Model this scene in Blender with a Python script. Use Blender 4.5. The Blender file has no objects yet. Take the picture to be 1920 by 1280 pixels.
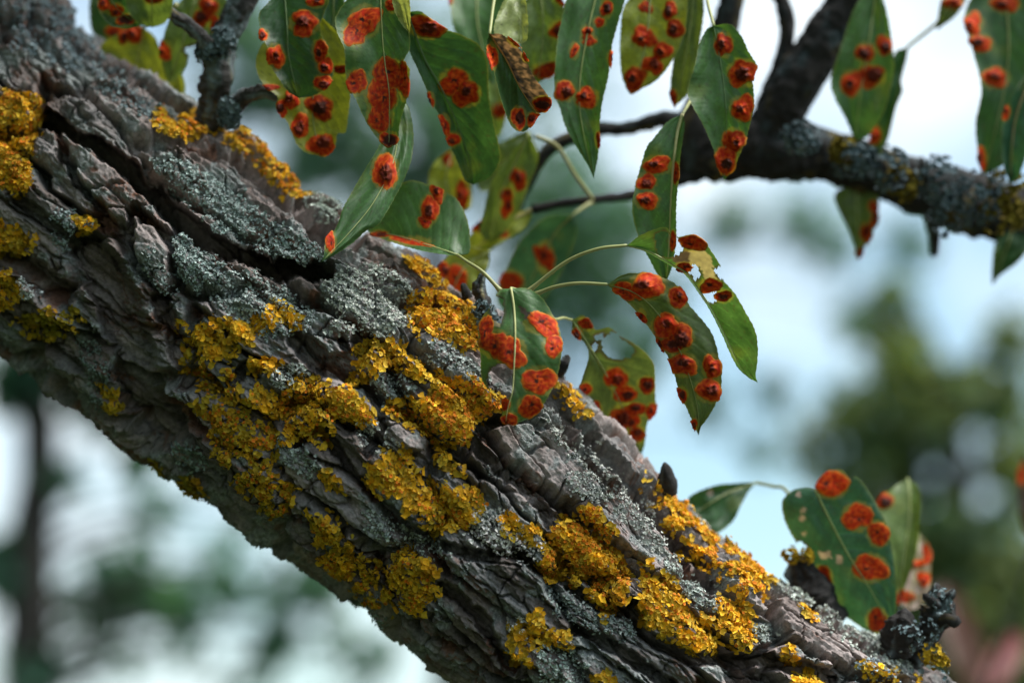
import bpy, math, random
import numpy as np
from mathutils import Vector, Matrix

# ------------------------------------------------------------------ camera
random.seed(7)
RNG = np.random.default_rng(11)
SC = bpy.context.scene
W, H = 1920, 1280
TILT = math.radians(13)
CAM = np.array([0.0, 0.0, 1.5])
FPX = 85 / 36 * W                       # focal length in photo pixels
FOCUS = 1.045
cam = bpy.data.cameras.new('camera')
cam.lens = 85; cam.sensor_width = 36
cam.clip_start = 0.05; cam.clip_end = 600
cam.dof.use_dof = True; cam.dof.focus_distance = FOCUS; cam.dof.aperture_fstop = 3.6
camo = bpy.data.objects.new('camera', cam)
SC.collection.objects.link(camo)
camo.location = CAM
camo.rotation_euler = (math.radians(90) + TILT, 0, 0)
SC.camera = camo
FWD = np.array([0, math.cos(TILT), math.sin(TILT)])
UPV = np.array([0, -math.sin(TILT), math.cos(TILT)])
RGT = np.array([1.0, 0, 0])

# ------------------------------------------------------------------ light
SUN_EL, SUN_AZ = math.radians(60), math.radians(104)    # azimuth clockwise from +Y
SUN_STRENGTH, SKY_STRENGTH, EXPOSURE = 3.1, 0.10, 1.16
world = bpy.data.worlds.new('World'); SC.world = world; world.use_nodes = True
wn = world.node_tree.nodes; wl = world.node_tree.links
wn.clear()
wo = wn.new('ShaderNodeOutputWorld'); wb = wn.new('ShaderNodeBackground')
sky = wn.new('ShaderNodeTexSky'); sky.sky_type = 'NISHITA'; sky.sun_disc = False
sky.sun_elevation = SUN_EL; sky.sun_rotation = SUN_AZ; sky.air_density = 1.0; sky.dust_density = 1.5
tcw = wn.new('ShaderNodeTexCoord'); nzw = wn.new('ShaderNodeTexNoise')
nzw.inputs['Scale'].default_value = 7.0; nzw.inputs['Detail'].default_value = 5.0
nzw.inputs['Roughness'].default_value = 0.55; nzw.inputs['Distortion'].default_value = 0.4
rmw = wn.new('ShaderNodeMapRange'); rmw.inputs['From Min'].default_value = 0.40; rmw.inputs['From Max'].default_value = 0.68; rmw.inputs['To Min'].default_value = 0.10
mxw = wn.new('ShaderNodeMix'); mxw.data_type = 'RGBA'
mxw.inputs[7].default_value = (5.5, 6.0, 6.25, 1)        # bright thin cloud
mpw = wn.new('ShaderNodeMapping'); mpw.inputs['Location'].default_value = (2.3, 1.9, 0.7)
wl.new(tcw.outputs['Generated'], mpw.inputs['Vector']); wl.new(mpw.outputs['Vector'], nzw.inputs['Vector'])
wl.new(nzw.outputs['Fac'], rmw.inputs['Value'])
wl.new(rmw.outputs['Result'], mxw.inputs[0])
tnw = wn.new('ShaderNodeMix'); tnw.data_type = 'RGBA'; tnw.blend_type = 'MULTIPLY'; tnw.inputs[0].default_value = 1
tnw.inputs[7].default_value = (0.92, 1.06, 0.97, 1)     # the cool white balance of the photograph
wl.new(sky.outputs['Color'], tnw.inputs[6]); wl.new(tnw.outputs[2], mxw.inputs[6])
wl.new(mxw.outputs[2], wb.inputs['Color'])
wb.inputs['Strength'].default_value = SKY_STRENGTH
wl.new(wb.outputs[0], wo.inputs[0])
sun = bpy.data.lights.new('sun', 'SUN'); sun.energy = SUN_STRENGTH; sun.angle = math.radians(35)
sun.color = (1.0, 0.975, 0.945)
suno = bpy.data.objects.new('sun', sun); SC.collection.objects.link(suno)
sd = Vector((math.cos(SUN_EL) * math.sin(SUN_AZ), math.cos(SUN_EL) * math.cos(SUN_AZ), math.sin(SUN_EL)))
suno.rotation_euler = sd.to_track_quat('Z', 'Y').to_euler()
SC.view_settings.view_transform = 'Standard'; SC.view_settings.look = 'None'
SC.view_settings.exposure = EXPOSURE; SC.view_settings.gamma = 1.0
SC.view_settings.use_curve_mapping = False
SC.cycles.use_denoising = True
SC.cycles.max_bounces = 8; SC.cycles.diffuse_bounces = 4; SC.cycles.transmission_bounces = 4
SC.cycles.use_adaptive_sampling = False

# ------------------------------------------------------------------ helpers
def to_world(c):
    """camera-space (right, up, depth) metres -> world"""
    c = np.asarray(c, float)
    return CAM + c[..., 0:1] * RGT + c[..., 1:2] * UPV + c[..., 2:3] * FWD
def pc(px, py, d):
    """photo pixel + depth along the axis -> camera space"""
    px, py, d = np.broadcast_arrays(np.asarray(px, float), np.asarray(py, float), np.asarray(d, float))
    return np.stack([(px - W / 2) / FPX * d, (H / 2 - py) / FPX * d, d], -1)
def project(c):
    return W / 2 + c[..., 0] / c[..., 2] * FPX, H / 2 - c[..., 1] / c[..., 2] * FPX

def hsh(ix, iy, seed):
    n = (ix.astype(np.int64) * 374761393 + iy.astype(np.int64) * 668265263 + seed * 1442695041) & 0x7fffffff
    n = ((n ^ (n >> 13)) * 1274126177) & 0x7fffffff
    n = ((n ^ (n >> 16)) * 2246822519) & 0x7fffffff
    return ((n ^ (n >> 15)) & 0xffffff) / float(0xffffff)
def pn(x, y, seed=0):
    xi = np.floor(x); yi = np.floor(y); fx = x - xi; fy = y - yi
    u = fx * fx * fx * (fx * (fx * 6 - 15) + 10); v = fy * fy * fy * (fy * (fy * 6 - 15) + 10)
    def g(dx, dy):
        a = hsh(xi + dx, yi + dy, seed) * 2 * math.pi
        return np.cos(a) * (fx - dx) + np.sin(a) * (fy - dy)
    a = g(0, 0); b = g(1, 0); c = g(0, 1); d = g(1, 1)
    return ((a + (b - a) * u) * (1 - v) + (c + (d - c) * u) * v) * 1.4
def fbm(x, y, oct=4, seed=0, gain=0.5):
    s = 0; am = 1
    for i in range(oct):
        s = s + am * pn(x * 2 ** i + 17.3 * i, y * 2 ** i - 9.1 * i, seed + i); am *= gain
    return s
def vor(x, y, seed=0):
    xi = np.floor(x); yi = np.floor(y)
    f1 = np.full(x.shape, 9.0); f2 = np.full(x.shape, 9.0); idv = np.zeros(x.shape); ox = np.zeros(x.shape); oy = np.zeros(x.shape)
    cid = np.zeros(x.shape, np.int64)
    for dx in (-1, 0, 1):
        for dy in (-1, 0, 1):
            cx = xi + dx; cy = yi + dy
            jx = cx + 0.1 + 0.8 * hsh(cx, cy, seed); jy = cy + 0.1 + 0.8 * hsh(cx, cy, seed + 51)
            ex = x - jx; ey = y - jy; d = np.sqrt(ex * ex + ey * ey)
            m = d < f1
            f2 = np.where(m, f1, np.minimum(f2, d))
            ox = np.where(m, ex, ox); oy = np.where(m, ey, oy)
            cid = np.where(m, ((cx + 5000) * 20000 + cy + 5000).astype(np.int64), cid)
            f1 = np.where(m, d, f1)
    idv = hsh(cid // 20000, cid % 20000, seed + 77)
    return f1, f2, cid, idv, ox, oy
def sst(a, b, x):
    t = np.clip((x - a) / (b - a), 0, 1); return t * t * (3 - 2 * t)
def catmull(pts, n):
    """smooth curve through rows of pts (any dimension), n samples even in the first two columns"""
    P = np.asarray(pts, float)
    if len(P) == 2: P = np.array([P[0], (P[0] + P[1]) / 2, P[1]])
    Q = np.vstack([2 * P[0] - P[1], P, 2 * P[-1] - P[-2]]); out = []
    for i in range(1, len(Q) - 2):
        t = np.linspace(0, 1, 24, endpoint=False)[:, None]
        p0, p1, p2, p3 = Q[i - 1], Q[i], Q[i + 1], Q[i + 2]
        out.append(0.5 * (2 * p1 + (p2 - p0) * t + (2 * p0 - 5 * p1 + 4 * p2 - p3) * t ** 2 + (3 * p1 - p0 - 3 * p2 + p3) * t ** 3))
    C = np.vstack(out + [P[-1:]])
    s = np.r_[0, np.cumsum(np.linalg.norm(np.diff(C[:, :2], axis=0), axis=1) + 1e-9)]
    u = np.linspace(0, s[-1], n)
    return np.stack([np.interp(u, s, C[:, k]) for k in range(C.shape[1])], 1)
def in_poly(x, y, poly):
    r = np.zeros(x.shape, bool); n = len(poly)
    for i in range(n):
        x1, y1 = poly[i]; x2, y2 = poly[(i + 1) % n]
        if y1 == y2: continue
        c = ((y1 > y) != (y2 > y)) & (x < (x2 - x1) * (y - y1) / (y2 - y1) + x1)
        r ^= c
    return r
def d_poly(x, y, pl, closed=False):
    d = np.full(x.shape, 1e9); n = len(pl)
    for i in range(n if closed else n - 1):
        x1, y1 = pl[i][:2]; x2, y2 = pl[(i + 1) % n][:2]
        dx, dy = x2 - x1, y2 - y1; L = dx * dx + dy * dy + 1e-9
        t = np.clip(((x - x1) * dx + (y - y1) * dy) / L, 0, 1)
        d = np.minimum(d, np.hypot(x - x1 - t * dx, y - y1 - t * dy))
    return d

COL = SC.collection
def link(name, data, parent=None):
    o = bpy.data.objects.new(name, data); COL.objects.link(o)
    if parent is not None: o.parent = parent
    return o
def tag(o, label=None, cat=None, group=None, kind=None):
    if label: o['label'] = label
    if cat: o['category'] = cat
    if group: o['group'] = group
    if kind: o['kind'] = kind
    return o
def raw_mesh(name, v, faces, mat, col=None, smooth=True, normals=None):
    """v world coords; faces list of int arrays (n,3) / (n,4)"""
    me = bpy.data.meshes.new(name)
    faces = [np.asarray(f, np.int32) for f in faces if len(f)]
    nl = sum(f.size for f in faces); nf = sum(len(f) for f in faces)
    me.vertices.add(len(v)); me.vertices.foreach_set('co', np.ascontiguousarray(v, np.float32).ravel())
    me.loops.add(nl); me.loops.foreach_set('vertex_index', np.concatenate([f.ravel() for f in faces]))
    tot = np.concatenate([np.full(len(f), f.shape[1], np.int32) for f in faces])
    me.polygons.add(nf); me.polygons.foreach_set('loop_start', np.r_[0, np.cumsum(tot)[:-1]].astype(np.int32))
    if smooth: me.polygons.foreach_set('use_smooth', np.ones(nf, bool))
    me.update(calc_edges=True)
    if col is not None:
        a = me.color_attributes.new('col', 'FLOAT_COLOR', 'POINT')
        c4 = np.ones((len(v), 4), np.float32); c4[:, :3] = np.clip(col, 0, 1); a.data.foreach_set('color', c4.ravel())
    if normals is not None: me.normals_split_custom_set_from_vertices(normals)
    me.materials.append(mat)
    return me
def mesh_obj(name, v, faces, mat, parent=None, col=None, **k):
    return link(name, raw_mesh(name, v, faces, mat, col, **k), parent)
def grid_faces(nu, nv, wrap=False):
    i = np.arange(nu - 1)[:, None]; j = np.arange(nv if wrap else nv - 1)[None, :]; j2 = (j + 1) % nv
    return np.stack(np.broadcast_arrays(i * nv + j, i * nv + j2, (i + 1) * nv + j2, (i + 1) * nv + j), -1).reshape(-1, 4)

# ------------------------------------------------------------------ materials
def mat_col(name, rough=0.85, spec=0.25, bump=None, vary=None, translucent=0.0, tcol=1.3, sheen=0):
    m = bpy.data.materials.new(name); m.use_nodes = True
    n = m.node_tree.nodes; l = m.node_tree.links
    bs = n['Principled BSDF']; out = n['Material Output']
    at = n.new('ShaderNodeAttribute'); at.attribute_name = 'col'
    bs.inputs['Roughness'].default_value = rough; bs.inputs['Specular IOR Level'].default_value = spec
    src = at.outputs['Color']; tc = n.new('ShaderNodeTexCoord')
    if vary:
        nz = n.new('ShaderNodeTexNoise'); nz.inputs['Scale'].default_value = vary[0]; nz.inputs['Detail'].default_value = 6
        nz.inputs['Roughness'].default_value = 0.65
        mr = n.new('ShaderNodeMapRange'); mr.inputs['From Min'].default_value = 0.3; mr.inputs['From Max'].default_value = 0.7
        mr.inputs['To Min'].default_value = 1 - vary[1]; mr.inputs['To Max'].default_value = 1 + vary[1]
        mx = n.new('ShaderNodeMix'); mx.data_type = 'RGBA'; mx.blend_type = 'MULTIPLY'; mx.inputs[0].default_value = 1
        l.new(tc.outputs['Object'], nz.inputs['Vector']); l.new(nz.outputs['Fac'], mr.inputs['Value'])
        l.new(src, mx.inputs[6]); l.new(mr.outputs['Result'], mx.inputs[7]); src = mx.outputs[2]
    l.new(src, bs.inputs['Base Color'])
    if bump:
        nb = n.new('ShaderNodeTexNoise'); nb.inputs['Scale'].default_value = bump[0]; nb.inputs['Detail'].default_value = 5
        nb.inputs['Roughness'].default_value = 0.7
        b = n.new('ShaderNodeBump'); b.inputs['Strength'].default_value = bump[1]; b.inputs['Distance'].default_value = bump[2]
        l.new(tc.outputs['Object'], nb.inputs['Vector']); l.new(nb.outputs['Fac'], b.inputs['Height'])
        l.new(b.outputs['Normal'], bs.inputs['Normal'])
    if translucent:
        tr = n.new('ShaderNodeBsdfTranslucent'); hs = n.new('ShaderNodeMix'); hs.data_type = 'RGBA'; hs.blend_type = 'MULTIPLY'
        hs.inputs[0].default_value = 1; hs.inputs[7].default_value = (tcol * 1.25, tcol * 1.1, tcol * 0.45, 1)
        l.new(src, hs.inputs[6]); l.new(hs.outputs[2], tr.inputs['Color'])
        ms = n.new('ShaderNodeMixShader'); ms.inputs[0].default_value = translucent
        l.new(bs.outputs[0], ms.inputs[1]); l.new(tr.outputs[0], ms.inputs[2]); l.new(ms.outputs[0], out.inputs[0])
    return m
M_BARK = mat_col('bark', 0.9, 0.2, bump=(1100, 0.7, 0.0012), vary=(520, 0.42))
M_TWIG = mat_col('twig_bark', 0.9, 0.2, bump=(700, 0.6, 0.001), vary=(300, 0.4))
M_YEL = mat_col('golden_lichen', 0.8, 0.25, vary=(500, 0.28), bump=(1500, 0.3, 0.0005), translucent=0.12, tcol=1.0)
M_GREY = mat_col('grey_lichen', 0.95, 0.1, vary=(600, 0.25))
M_LEAF = mat_col('leaf', 0.46, 0.4, bump=(1100, 0.25, 0.0004), vary=(260, 0.16), translucent=0.28, tcol=1.5)
M_SPOT = mat_col('rust', 0.6, 0.12, bump=(1500, 0.2, 0.0003), vary=(500, 0.2), translucent=0.12, tcol=1.0)
M_STALK = mat_col('stalk', 0.5, 0.4, vary=(300, 0.12))
M_BGLEAF = mat_col('far_leaf', 0.55, 0.3, translucent=0.4, tcol=1.4)
M_GROUND = mat_col('grass_ground', 0.95, 0.1, vary=(3, 0.3))

# ------------------------------------------------------------------ ground
gs = 40; gx = np.linspace(-1, 1, gs); GX, GY = np.meshgrid(np.sign(gx) * np.abs(gx) ** 2 * 300, np.sign(gx) * np.abs(gx) ** 2 * 300, indexing='ij')
GZ = 0.06 * fbm(GX / 3, GY / 3, 3, 5)
gcol = np.array([0.030, 0.042, 0.018]) * (1 + 0.3 * fbm(GX / 2, GY / 2, 3, 8).reshape(-1, 1))  # ground colour lowered to carry the shade under the trees
tag(mesh_obj('ground', np.stack([GX, GY, GZ], -1).reshape(-1, 3), [grid_faces(gs, gs)], M_GROUND, col=gcol), kind='structure')

# ------------------------------------------------------------------ the limb
# axis in photo pixels, half width in pixels, depth of the axis
AX = [(-420, -200, 310, 1.235), (-300, -40, 305, 1.215), (-150, 150, 296, 1.195), (26, 322, 285, 1.165), (240, 478, 292, 1.135), (460, 631, 290, 1.115),
      (729, 818, 277, 1.10), (1021, 1072, 258, 1.095), (1250, 1243, 250, 1.095), (1490, 1392, 246, 1.105), (1760, 1570, 242, 1.12), (1900, 1680, 240, 1.13)]
ax = catmull(AX, 900)
axc = pc(ax[:, 0], ax[:, 1], ax[:, 3]); axr = ax[:, 2] * ax[:, 3] / FPX
arc = np.r_[0, np.cumsum(np.linalg.norm(np.diff(axc, axis=0), axis=1))]
# dense rows where the limb is in the frame
a_in0 = np.interp(-130, ax[:, 0], arc); a_in1 = np.interp(1560, ax[:, 0], arc)
av = np.r_[np.linspace(arc[0], a_in0, 40, endpoint=False), np.arange(a_in0, a_in1, 0.00055), np.linspace(a_in1, arc[-1], 30)]
tv = np.r_[np.linspace(-math.pi, -1.80, 18, endpoint=False), np.linspace(-1.80, 1.80, 430), np.linspace(1.80, math.pi, 18)[1:]]
def on_axis(arr): return np.stack([np.interp(av, arc, arr[:, k]) for k in range(arr.shape[1])], 1)
Ac = on_axis(axc); Ar = np.interp(av, arc, axr)
T = np.gradient(Ac, av, axis=0); T /= np.linalg.norm(T, axis=1, keepdims=True)
Bv = -Ac / np.linalg.norm(Ac, axis=1, keepdims=True); Bv -= (Bv * T).sum(1, keepdims=True) * T; Bv /= np.linalg.norm(Bv, axis=1, keepdims=True)
Nv = np.cross(T, Bv)
if Nv[len(Nv) // 2, 1] < 0: Nv = -Nv                     # N points to the upper silhouette
A2, TH = np.meshgrid(av, tv, indexing='ij'); R2 = Ar[:, None] * np.ones_like(TH)
Rm = 0.064
def radial(h): return Ac[:, None, :] + (R2 + h)[..., None] * (np.sin(TH)[..., None] * Nv[:, None, :] + np.cos(TH)[..., None] * Bv[:, None, :])
low = 0.0055 * fbm(A2 / 0.13, TH * Rm / 0.07, 3, 3) * sst(math.pi, 2.6, np.abs(TH))
VPX, VPY = project(radial(low))
a_ = A2; b_ = TH * Rm + 0.10 * (A2 - 0.35) * 0.35        # grain runs a little across the axis
wx = 0.006 * fbm(a_ / 0.03, b_ / 0.02, 3, 21); wy = 0.0035 * fbm(a_ / 0.025, b_ / 0.015, 3, 33)
f1, f2, cid, idv, ox, oy = vor((a_ + wx) / 0.062, (b_ + wy) / 0.0180, 4)
e1 = f2 - f1 + 0.05 * fbm(a_ / 0.006, b_ / 0.004, 3, 71)
# broad flat plates that the photograph shows one by one
PLATES = [[(905, 800), (985, 792), (1075, 850), (1165, 935), (1240, 1010), (1290, 1080), (1235, 1085), (1140, 1005), (1040, 930), (950, 868)],
          [(1440, 1118), (1500, 1128), (1590, 1190), (1690, 1290), (1590, 1262), (1470, 1195)],
          [(110, 245), (175, 285), (250, 345), (330, 425), (300, 470), (220, 420), (140, 330)],
          [(250, 400), (310, 440), (330, 520), (310, 560), (270, 510), (240, 450)],
          [(1390, 1230), (1470, 1205), (1560, 1260), (1600, 1320), (1480, 1300)]]
pm = np.zeros_like(A2); fr0 = np.abs(TH) < 1.6; pwob = 9 * fbm(VPX / 40, VPY / 40, 3, 111)
for n_, pl in enumerate(PLATES):
    ins = in_poly(VPX[fr0], VPY[fr0], pl); d = d_poly(VPX[fr0], VPY[fr0], pl, True); sdp_ = np.where(ins, d, -d) + pwob[fr0]
    t = pm[fr0]; pm[fr0] = np.maximum(t, sst(-4, 9, sdp_)); c_ = cid[fr0]; cid[fr0] = np.where(sdp_ > 0, 900000000 + n_, c_)
    e_ = e1[fr0]; e1[fr0] = np.where(sdp_ > -12, np.where(sdp_ > 0, np.maximum(sdp_ / 40, 0.12 * (sdp_ > 3)), np.minimum(e_, 0.05)), e_)
gsel = sst(-0.5, 0.35, fbm(a_ / 0.05, b_ / 0.03, 2, 44))
groove = np.exp(-(np.maximum(e1, 0) / (0.085 + 0.075 * gsel)) ** 2.6)
h = low + 0.0026 * pm + (1 - 0.85 * pm) * (idv - 0.45) * 0.0042 + (1 - 0.85 * pm) * 0.0022 * (oy * (idv - 0.5) * 2 - 0.7 * ox * (hsh(cid, cid * 0 + 3, 9) - 0.4)) - 0.0085 * groove * (0.55 + 0.45 * gsel)
g1, g2, c2, id2, ox2, oy2 = vor((a_ + 0.7 * wx) / 0.030 + 40, (b_ + 0.8 * wy) / 0.0068 + 9, 8)
e2 = g2 - g1
h += (id2 - 0.5) * 0.0009 - 0.0017 * np.exp(-(e2 / 0.065) ** 2) * sst(-0.7, 0.1, fbm(a_ / 0.03, b_ / 0.02, 2, 50)) + 0.0005 * oy2
st = fbm(a_ / 0.040 + 3, b_ / 0.0095, 5, 60, 0.55) * 3.0            # stacked flakes with stepped edges
sf = np.floor(st); h += 0.0015 * (1 - 0.55 * pm) * (sf + sst(0.80, 1.0, st - sf))
flake_edge = sst(0.70, 0.86, st - sf) * sst(1.02, 0.92, st - sf)
k1, k2, _, _, _, _ = vor((a_ + wx) / 0.013 + 11, (b_ + wy) / 0.017, 15)   # short cracks across the plates
cross = np.exp(-((k2 - k1) / 0.045) ** 2) * sst(0.0, 0.30, fbm(a_ / 0.03, b_ / 0.03, 2, 66))
crack2 = np.exp(-(e2 / 0.060) ** 2) * sst(-0.25, 0.25, fbm(a_ / 0.03, b_ / 0.02, 2, 50))
h -= 0.0015 * cross
m1, m2, _, m3, _, _ = vor((a_ + 0.5 * wx) / 0.0075 + 31, (b_ + 0.5 * wy) / 0.0030 + 17, 23)  # fine checking
h += (m3 - 0.5) * 0.0002 - 0.00045 * np.exp(-((m2 - m1) / 0.10) ** 2) * sst(-0.2, 0.3, fbm(a_ / 0.02, b_ / 0.012, 2, 68))
h += 0.0010 * (1 - np.abs(fbm(a_ / 0.014, b_ / 0.0015, 4, 80))) + 0.00035 * fbm(a_ / 0.0025, b_ / 0.0018, 3, 90)
# fissures that the photograph shows one by one: polyline, half width px, depth m
FIS = [([(80, 215), (170, 262), (250, 318), (310, 385), (370, 438), (430, 470), (520, 500), (610, 515)], 17, 0.024),
       ([(290, 350), (330, 405), (380, 440)], 22, 0.020),
       ([(160, 470), (215, 545), (245, 640), (255, 740), (300, 800)], 42, 0.014),
       ([(250, 158), (310, 195), (370, 222)], 14, 0.008),
       ([(455, 292), (540, 365), (590, 420), (660, 452)], 20, 0.013),
       ([(560, 640), (610, 690), (665, 685), (680, 640)], 22, 0.010),
       ([(480, 700), (455, 690), (430, 720)], 14, 0.007),
       ([(560, 830), (600, 800), (640, 860), (700, 935), (760, 985), (830, 1020), (930, 1045)], 10, 0.008),
       ([(880, 830), (935, 880), (1000, 925), (1030, 980), (1060, 965)], 12, 0.009),
       ([(900, 810), (870, 855), (820, 885), (770, 850)], 10, 0.007),
       ([(970, 1040), (1060, 1090), (1120, 1140), (1190, 1150)], 12, 0.010),
       ([(1185, 1130), (1210, 1190), (1300, 1235), (1420, 1235), (1560, 1275)], 15, 0.012),
       ([(1430, 1085), (1520, 1145), (1600, 1205), (1660, 1260)], 10, 0.009),
       ([(1030, 745), (1110, 825), (1190, 905), (1260, 985), (1300, 1060)], 8, 0.006),
       ([(1215, 950), (1290, 1030), (1340, 1095)], 16, 0.009),
       ([(640, 1000), (700, 1040), (740, 1110)], 9, 0.007), ([(830, 1100), (900, 1150), (960, 1250)], 12, 0.009),
       ([(40, 380), (110, 430), (150, 470)], 13, 0.008), ([(0, 480), (60, 500), (120, 560)], 16, 0.009),
       ([(640, 640), (700, 735), (720, 800), (690, 850)], 10, 0.007), ([(1080, 1180), (1170, 1225), (1260, 1290)], 12, 0.009),
       ([(300, 560), (330, 640), (345, 720)], 18, 0.008)]
fis = np.zeros_like(h)
wob = 5 * fbm(VPX / 45, VPY / 45, 3, 101) + 2.5 * fbm(VPX / 13, VPY / 13, 2, 103)
front = np.abs(TH) < 1.75
for pl, hw, dep in FIS:
    d = d_poly(VPX[front], VPY[front], pl) + wob[front]
    t = sst(hw * 1.15, hw * 0.70, d)
    s = fis[front]; s = np.maximum(s, t * dep * 1.45); fis[front] = s
h = np.where(np.abs(TH) < 2.4, h, low + (h - low) * sst(math.pi, 2.4, np.abs(TH)))
# splits go straight in from the face that opens towards the viewer's side, so their walls overhang
cosw = np.clip(np.cos(TH) * 1.5 - 0.1, 0, 1)
h = h - fis * (1 - cosw)
CV = radial(h)
CV = CV + CV / np.linalg.norm(CV, axis=2, keepdims=True) * ((np.maximum(fis, 0.0095 * groove ** 1.5 * (0.3 + 0.7 * gsel)) + 0.0030 * cross + 0.0030 * crack2) * cosw)[..., None]
VPX, VPY = project(CV)
WV = to_world(CV)
du = np.gradient(WV, axis=0); dv = np.gradient(WV, axis=1)
NV = np.cross(du, dv); NV /= np.linalg.norm(NV, axis=2, keepdims=True) + 1e-12
outw = WV - to_world(Ac)[:, None, :]
if (NV * outw).sum() < 0: NV = -NV; FLIP = True
else: FLIP = False
# colours of the bark itself
def c3(*c): return np.array(c, float)
hp = hsh(cid, cid * 0 + 1, 201); hp2 = hsh(c2, c2 * 0 + 2, 203)
pink = c3(.36, .298, .280); greyb = c3(.185, .178, .175); brown = c3(.105, .072, .058); red = c3(.20, .088, .052)
mixp = np.maximum(0.8 * pm, sst(0.15, 0.85, 0.55 * hp + 0.35 * hp2 + 0.25 * fbm(a_ / 0.012, b_ / 0.006, 4, 210)))[..., None]
bc = greyb * (1 - mixp) + pink * mixp
bm = sst(0.0, 0.5, fbm(a_ / 0.05, b_ / 0.02, 3, 220) + 0.15)[..., None]
bc = bc * (1 - 0.6 * bm) + brown * 0.6 * bm
rm = (sst(0.12, 0.55, fbm(a_ / 0.04 + 5, b_ / 0.012, 4, 230)) * sst(0.0, 0.4, np.maximum(flake_edge, groove)) * 0.85)[..., None]
bc = bc * (1 - rm) + red * rm
# thin grey crust that stains the plates
crust = sst(0.10, 0.45, fbm(VPX / 95, VPY / 75, 4, 240) + 0.25 * fbm(VPX / 14, VPY / 14, 3, 250))
crust = (crust * sst(0.006, 0.001, fis) * 0.85)[..., None]
speck = (0.75 + 0.5 * sst(-0.2, 0.5, fbm(VPX / 5, VPY / 5, 2, 260)))[..., None]
bc = bc * (1 - crust) + c3(.27, .29, .28) * speck * crust

# parts: the limb > bark (floor of the fissures) > bark plates
limb = tag(link('pear_limb', None), 'thick rough pear limb covered in golden and grey lichen, with leafy spurs', 'tree limb')
limb.location = Vector(to_world(Ac[len(Ac) // 2]).tolist())
def adopt(o, parent):
    """parent without moving: meshes are built in world coordinates, only Empties have a place of their own"""
    o.parent = parent
    if parent.type == 'EMPTY': o.matrix_parent_inverse = Matrix.Translation(parent.location).inverted()
    return o
nA, nT = A2.shape
F = grid_faces(nA, nT)
if not FLIP: F = F[:, ::-1]
WVf = WV.reshape(-1, 3); NVf = NV.reshape(-1, 3); BCf = bc.reshape(-1, 3)
raised = (e1 > 0.10) & (fis < 0.004) & (np.abs(TH) < 1.75) & (A2 > a_in0 + 0.01) & (A2 < a_in1 - 0.01)
fa, fb = F[:, 0] // nT, F[:, 0] % nT
fid = np.where(raised[fa, fb], cid[fa, fb], -1)
uid, inv, cnt = np.unique(fid, return_inverse=True, return_counts=True)
fid2 = np.where((cnt[inv] > 350) & (fid >= 0), fid, -1)
for p_ in np.unique(fid2[fid2 >= 0]):                           # keep each plate in one piece
    sel = np.flatnonzero(fid2 == p_)
    ga, gb = fa[sel] - fa[sel].min(), fb[sel] - fb[sel].min(); lab = np.zeros((ga.max() + 3, gb.max() + 3), np.int64); lab[ga + 1, gb + 1] = np.arange(len(sel)) + 1
    on = lab > 0
    while True:
        nw = lab.copy()
        for axis in (0, 1):
            for sh in (1, -1): nw = np.maximum(nw, np.roll(nw, sh, axis)) * on
        if (nw == lab).all(): break
        lab = nw
    l_ = lab[ga + 1, gb + 1]; v_, n_ = np.unique(l_, return_counts=True); fid2[sel[l_ != v_[n_.argmax()]]] = -1
order = np.argsort(fid2, kind='stable'); sf_ = fid2[order]
cuts = np.flatnonzero(np.diff(sf_)) + 1
bark = None; nplates = 0
for grp in np.split(order, cuts):
    f = F[grp]; vs, ri = np.unique(f, return_inverse=True)
    nm = 'bark' if fid2[grp[0]] < 0 else 'bark_plate'
    o = mesh_obj(nm, WVf[vs], [ri.reshape(-1, 4)], M_BARK, col=BCf[vs], normals=NVf[vs])
    if nm == 'bark': bark = adopt(o, limb)
    else: o.parent = bark; nplates += 1
print('plates', nplates)

# ------------------------------------------------------------------ lichen
cell = np.gradient(av)[:, None] * (Ar[:, None] * np.gradient(tv)[None, :])   # even spread over the limb, not over every wall of a crack
flatm = (np.abs(TH) < 1.80) & (A2 > a_in0) & (A2 < a_in1)
vidx = np.flatnonzero(flatm.ravel()); LX = VPX.ravel()[vidx]; LY = VPY.ravel()[vidx]; LCELL = cell.ravel()[vidx]
LN = NVf[vidx]; LTH = TH.ravel()[vidx]; LFIS = fis.ravel()[vidx]
edge_wob = 11 * fbm(LX / 26, LY / 26, 3, 301) + 8 * fbm(LX / 9, LY / 9, 2, 303)
LGAP = fbm(LX / 22, LY / 22, 3, 305)
# smooth normals so that lobes lie on the plate, not on each grain
SM = NV.copy()
for _ in range(3):
    SM[2:-2, 2:-2] = (SM[2:-2, 2:-2] + SM[4:, 2:-2] + SM[:-4, 2:-2] + SM[2:-2, 4:] + SM[2:-2, :-4])
SM /= np.linalg.norm(SM, axis=2, keepdims=True) + 1e-12
LS = SM.reshape(-1, 3)[vidx]
def bulge_region(poly, grow=0):
    xs = [p[0] for p in poly]; ys = [p[1] for p in poly]
    m = (LX > min(xs) - 25) & (LX < max(xs) + 25) & (LY > min(ys) - 25) & (LY < max(ys) + 25)
    k = np.flatnonzero(m); ins = in_poly(LX[k], LY[k], poly); d = d_poly(LX[k], LY[k], poly, True)
    ar = 0.5 * abs(sum(poly[i][0] * poly[i - 1][1] - poly[i - 1][0] * poly[i][1] for i in range(len(poly))))
    sd = np.where(ins, d, -d) + edge_wob[k] * (0.3 if ar < 3500 else 1) + grow + (3 if ar < 3500 else 0)
    return k[sd > 0], sd[sd > 0]
def frames(n, rng):
    r = rng.normal(size=(len(n), 3)); t = r - (r * n).sum(1, keepdims=True) * n; t /= np.linalg.norm(t, axis=1, keepdims=True)
    return t, np.cross(n, t)
NA_ = 7
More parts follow.
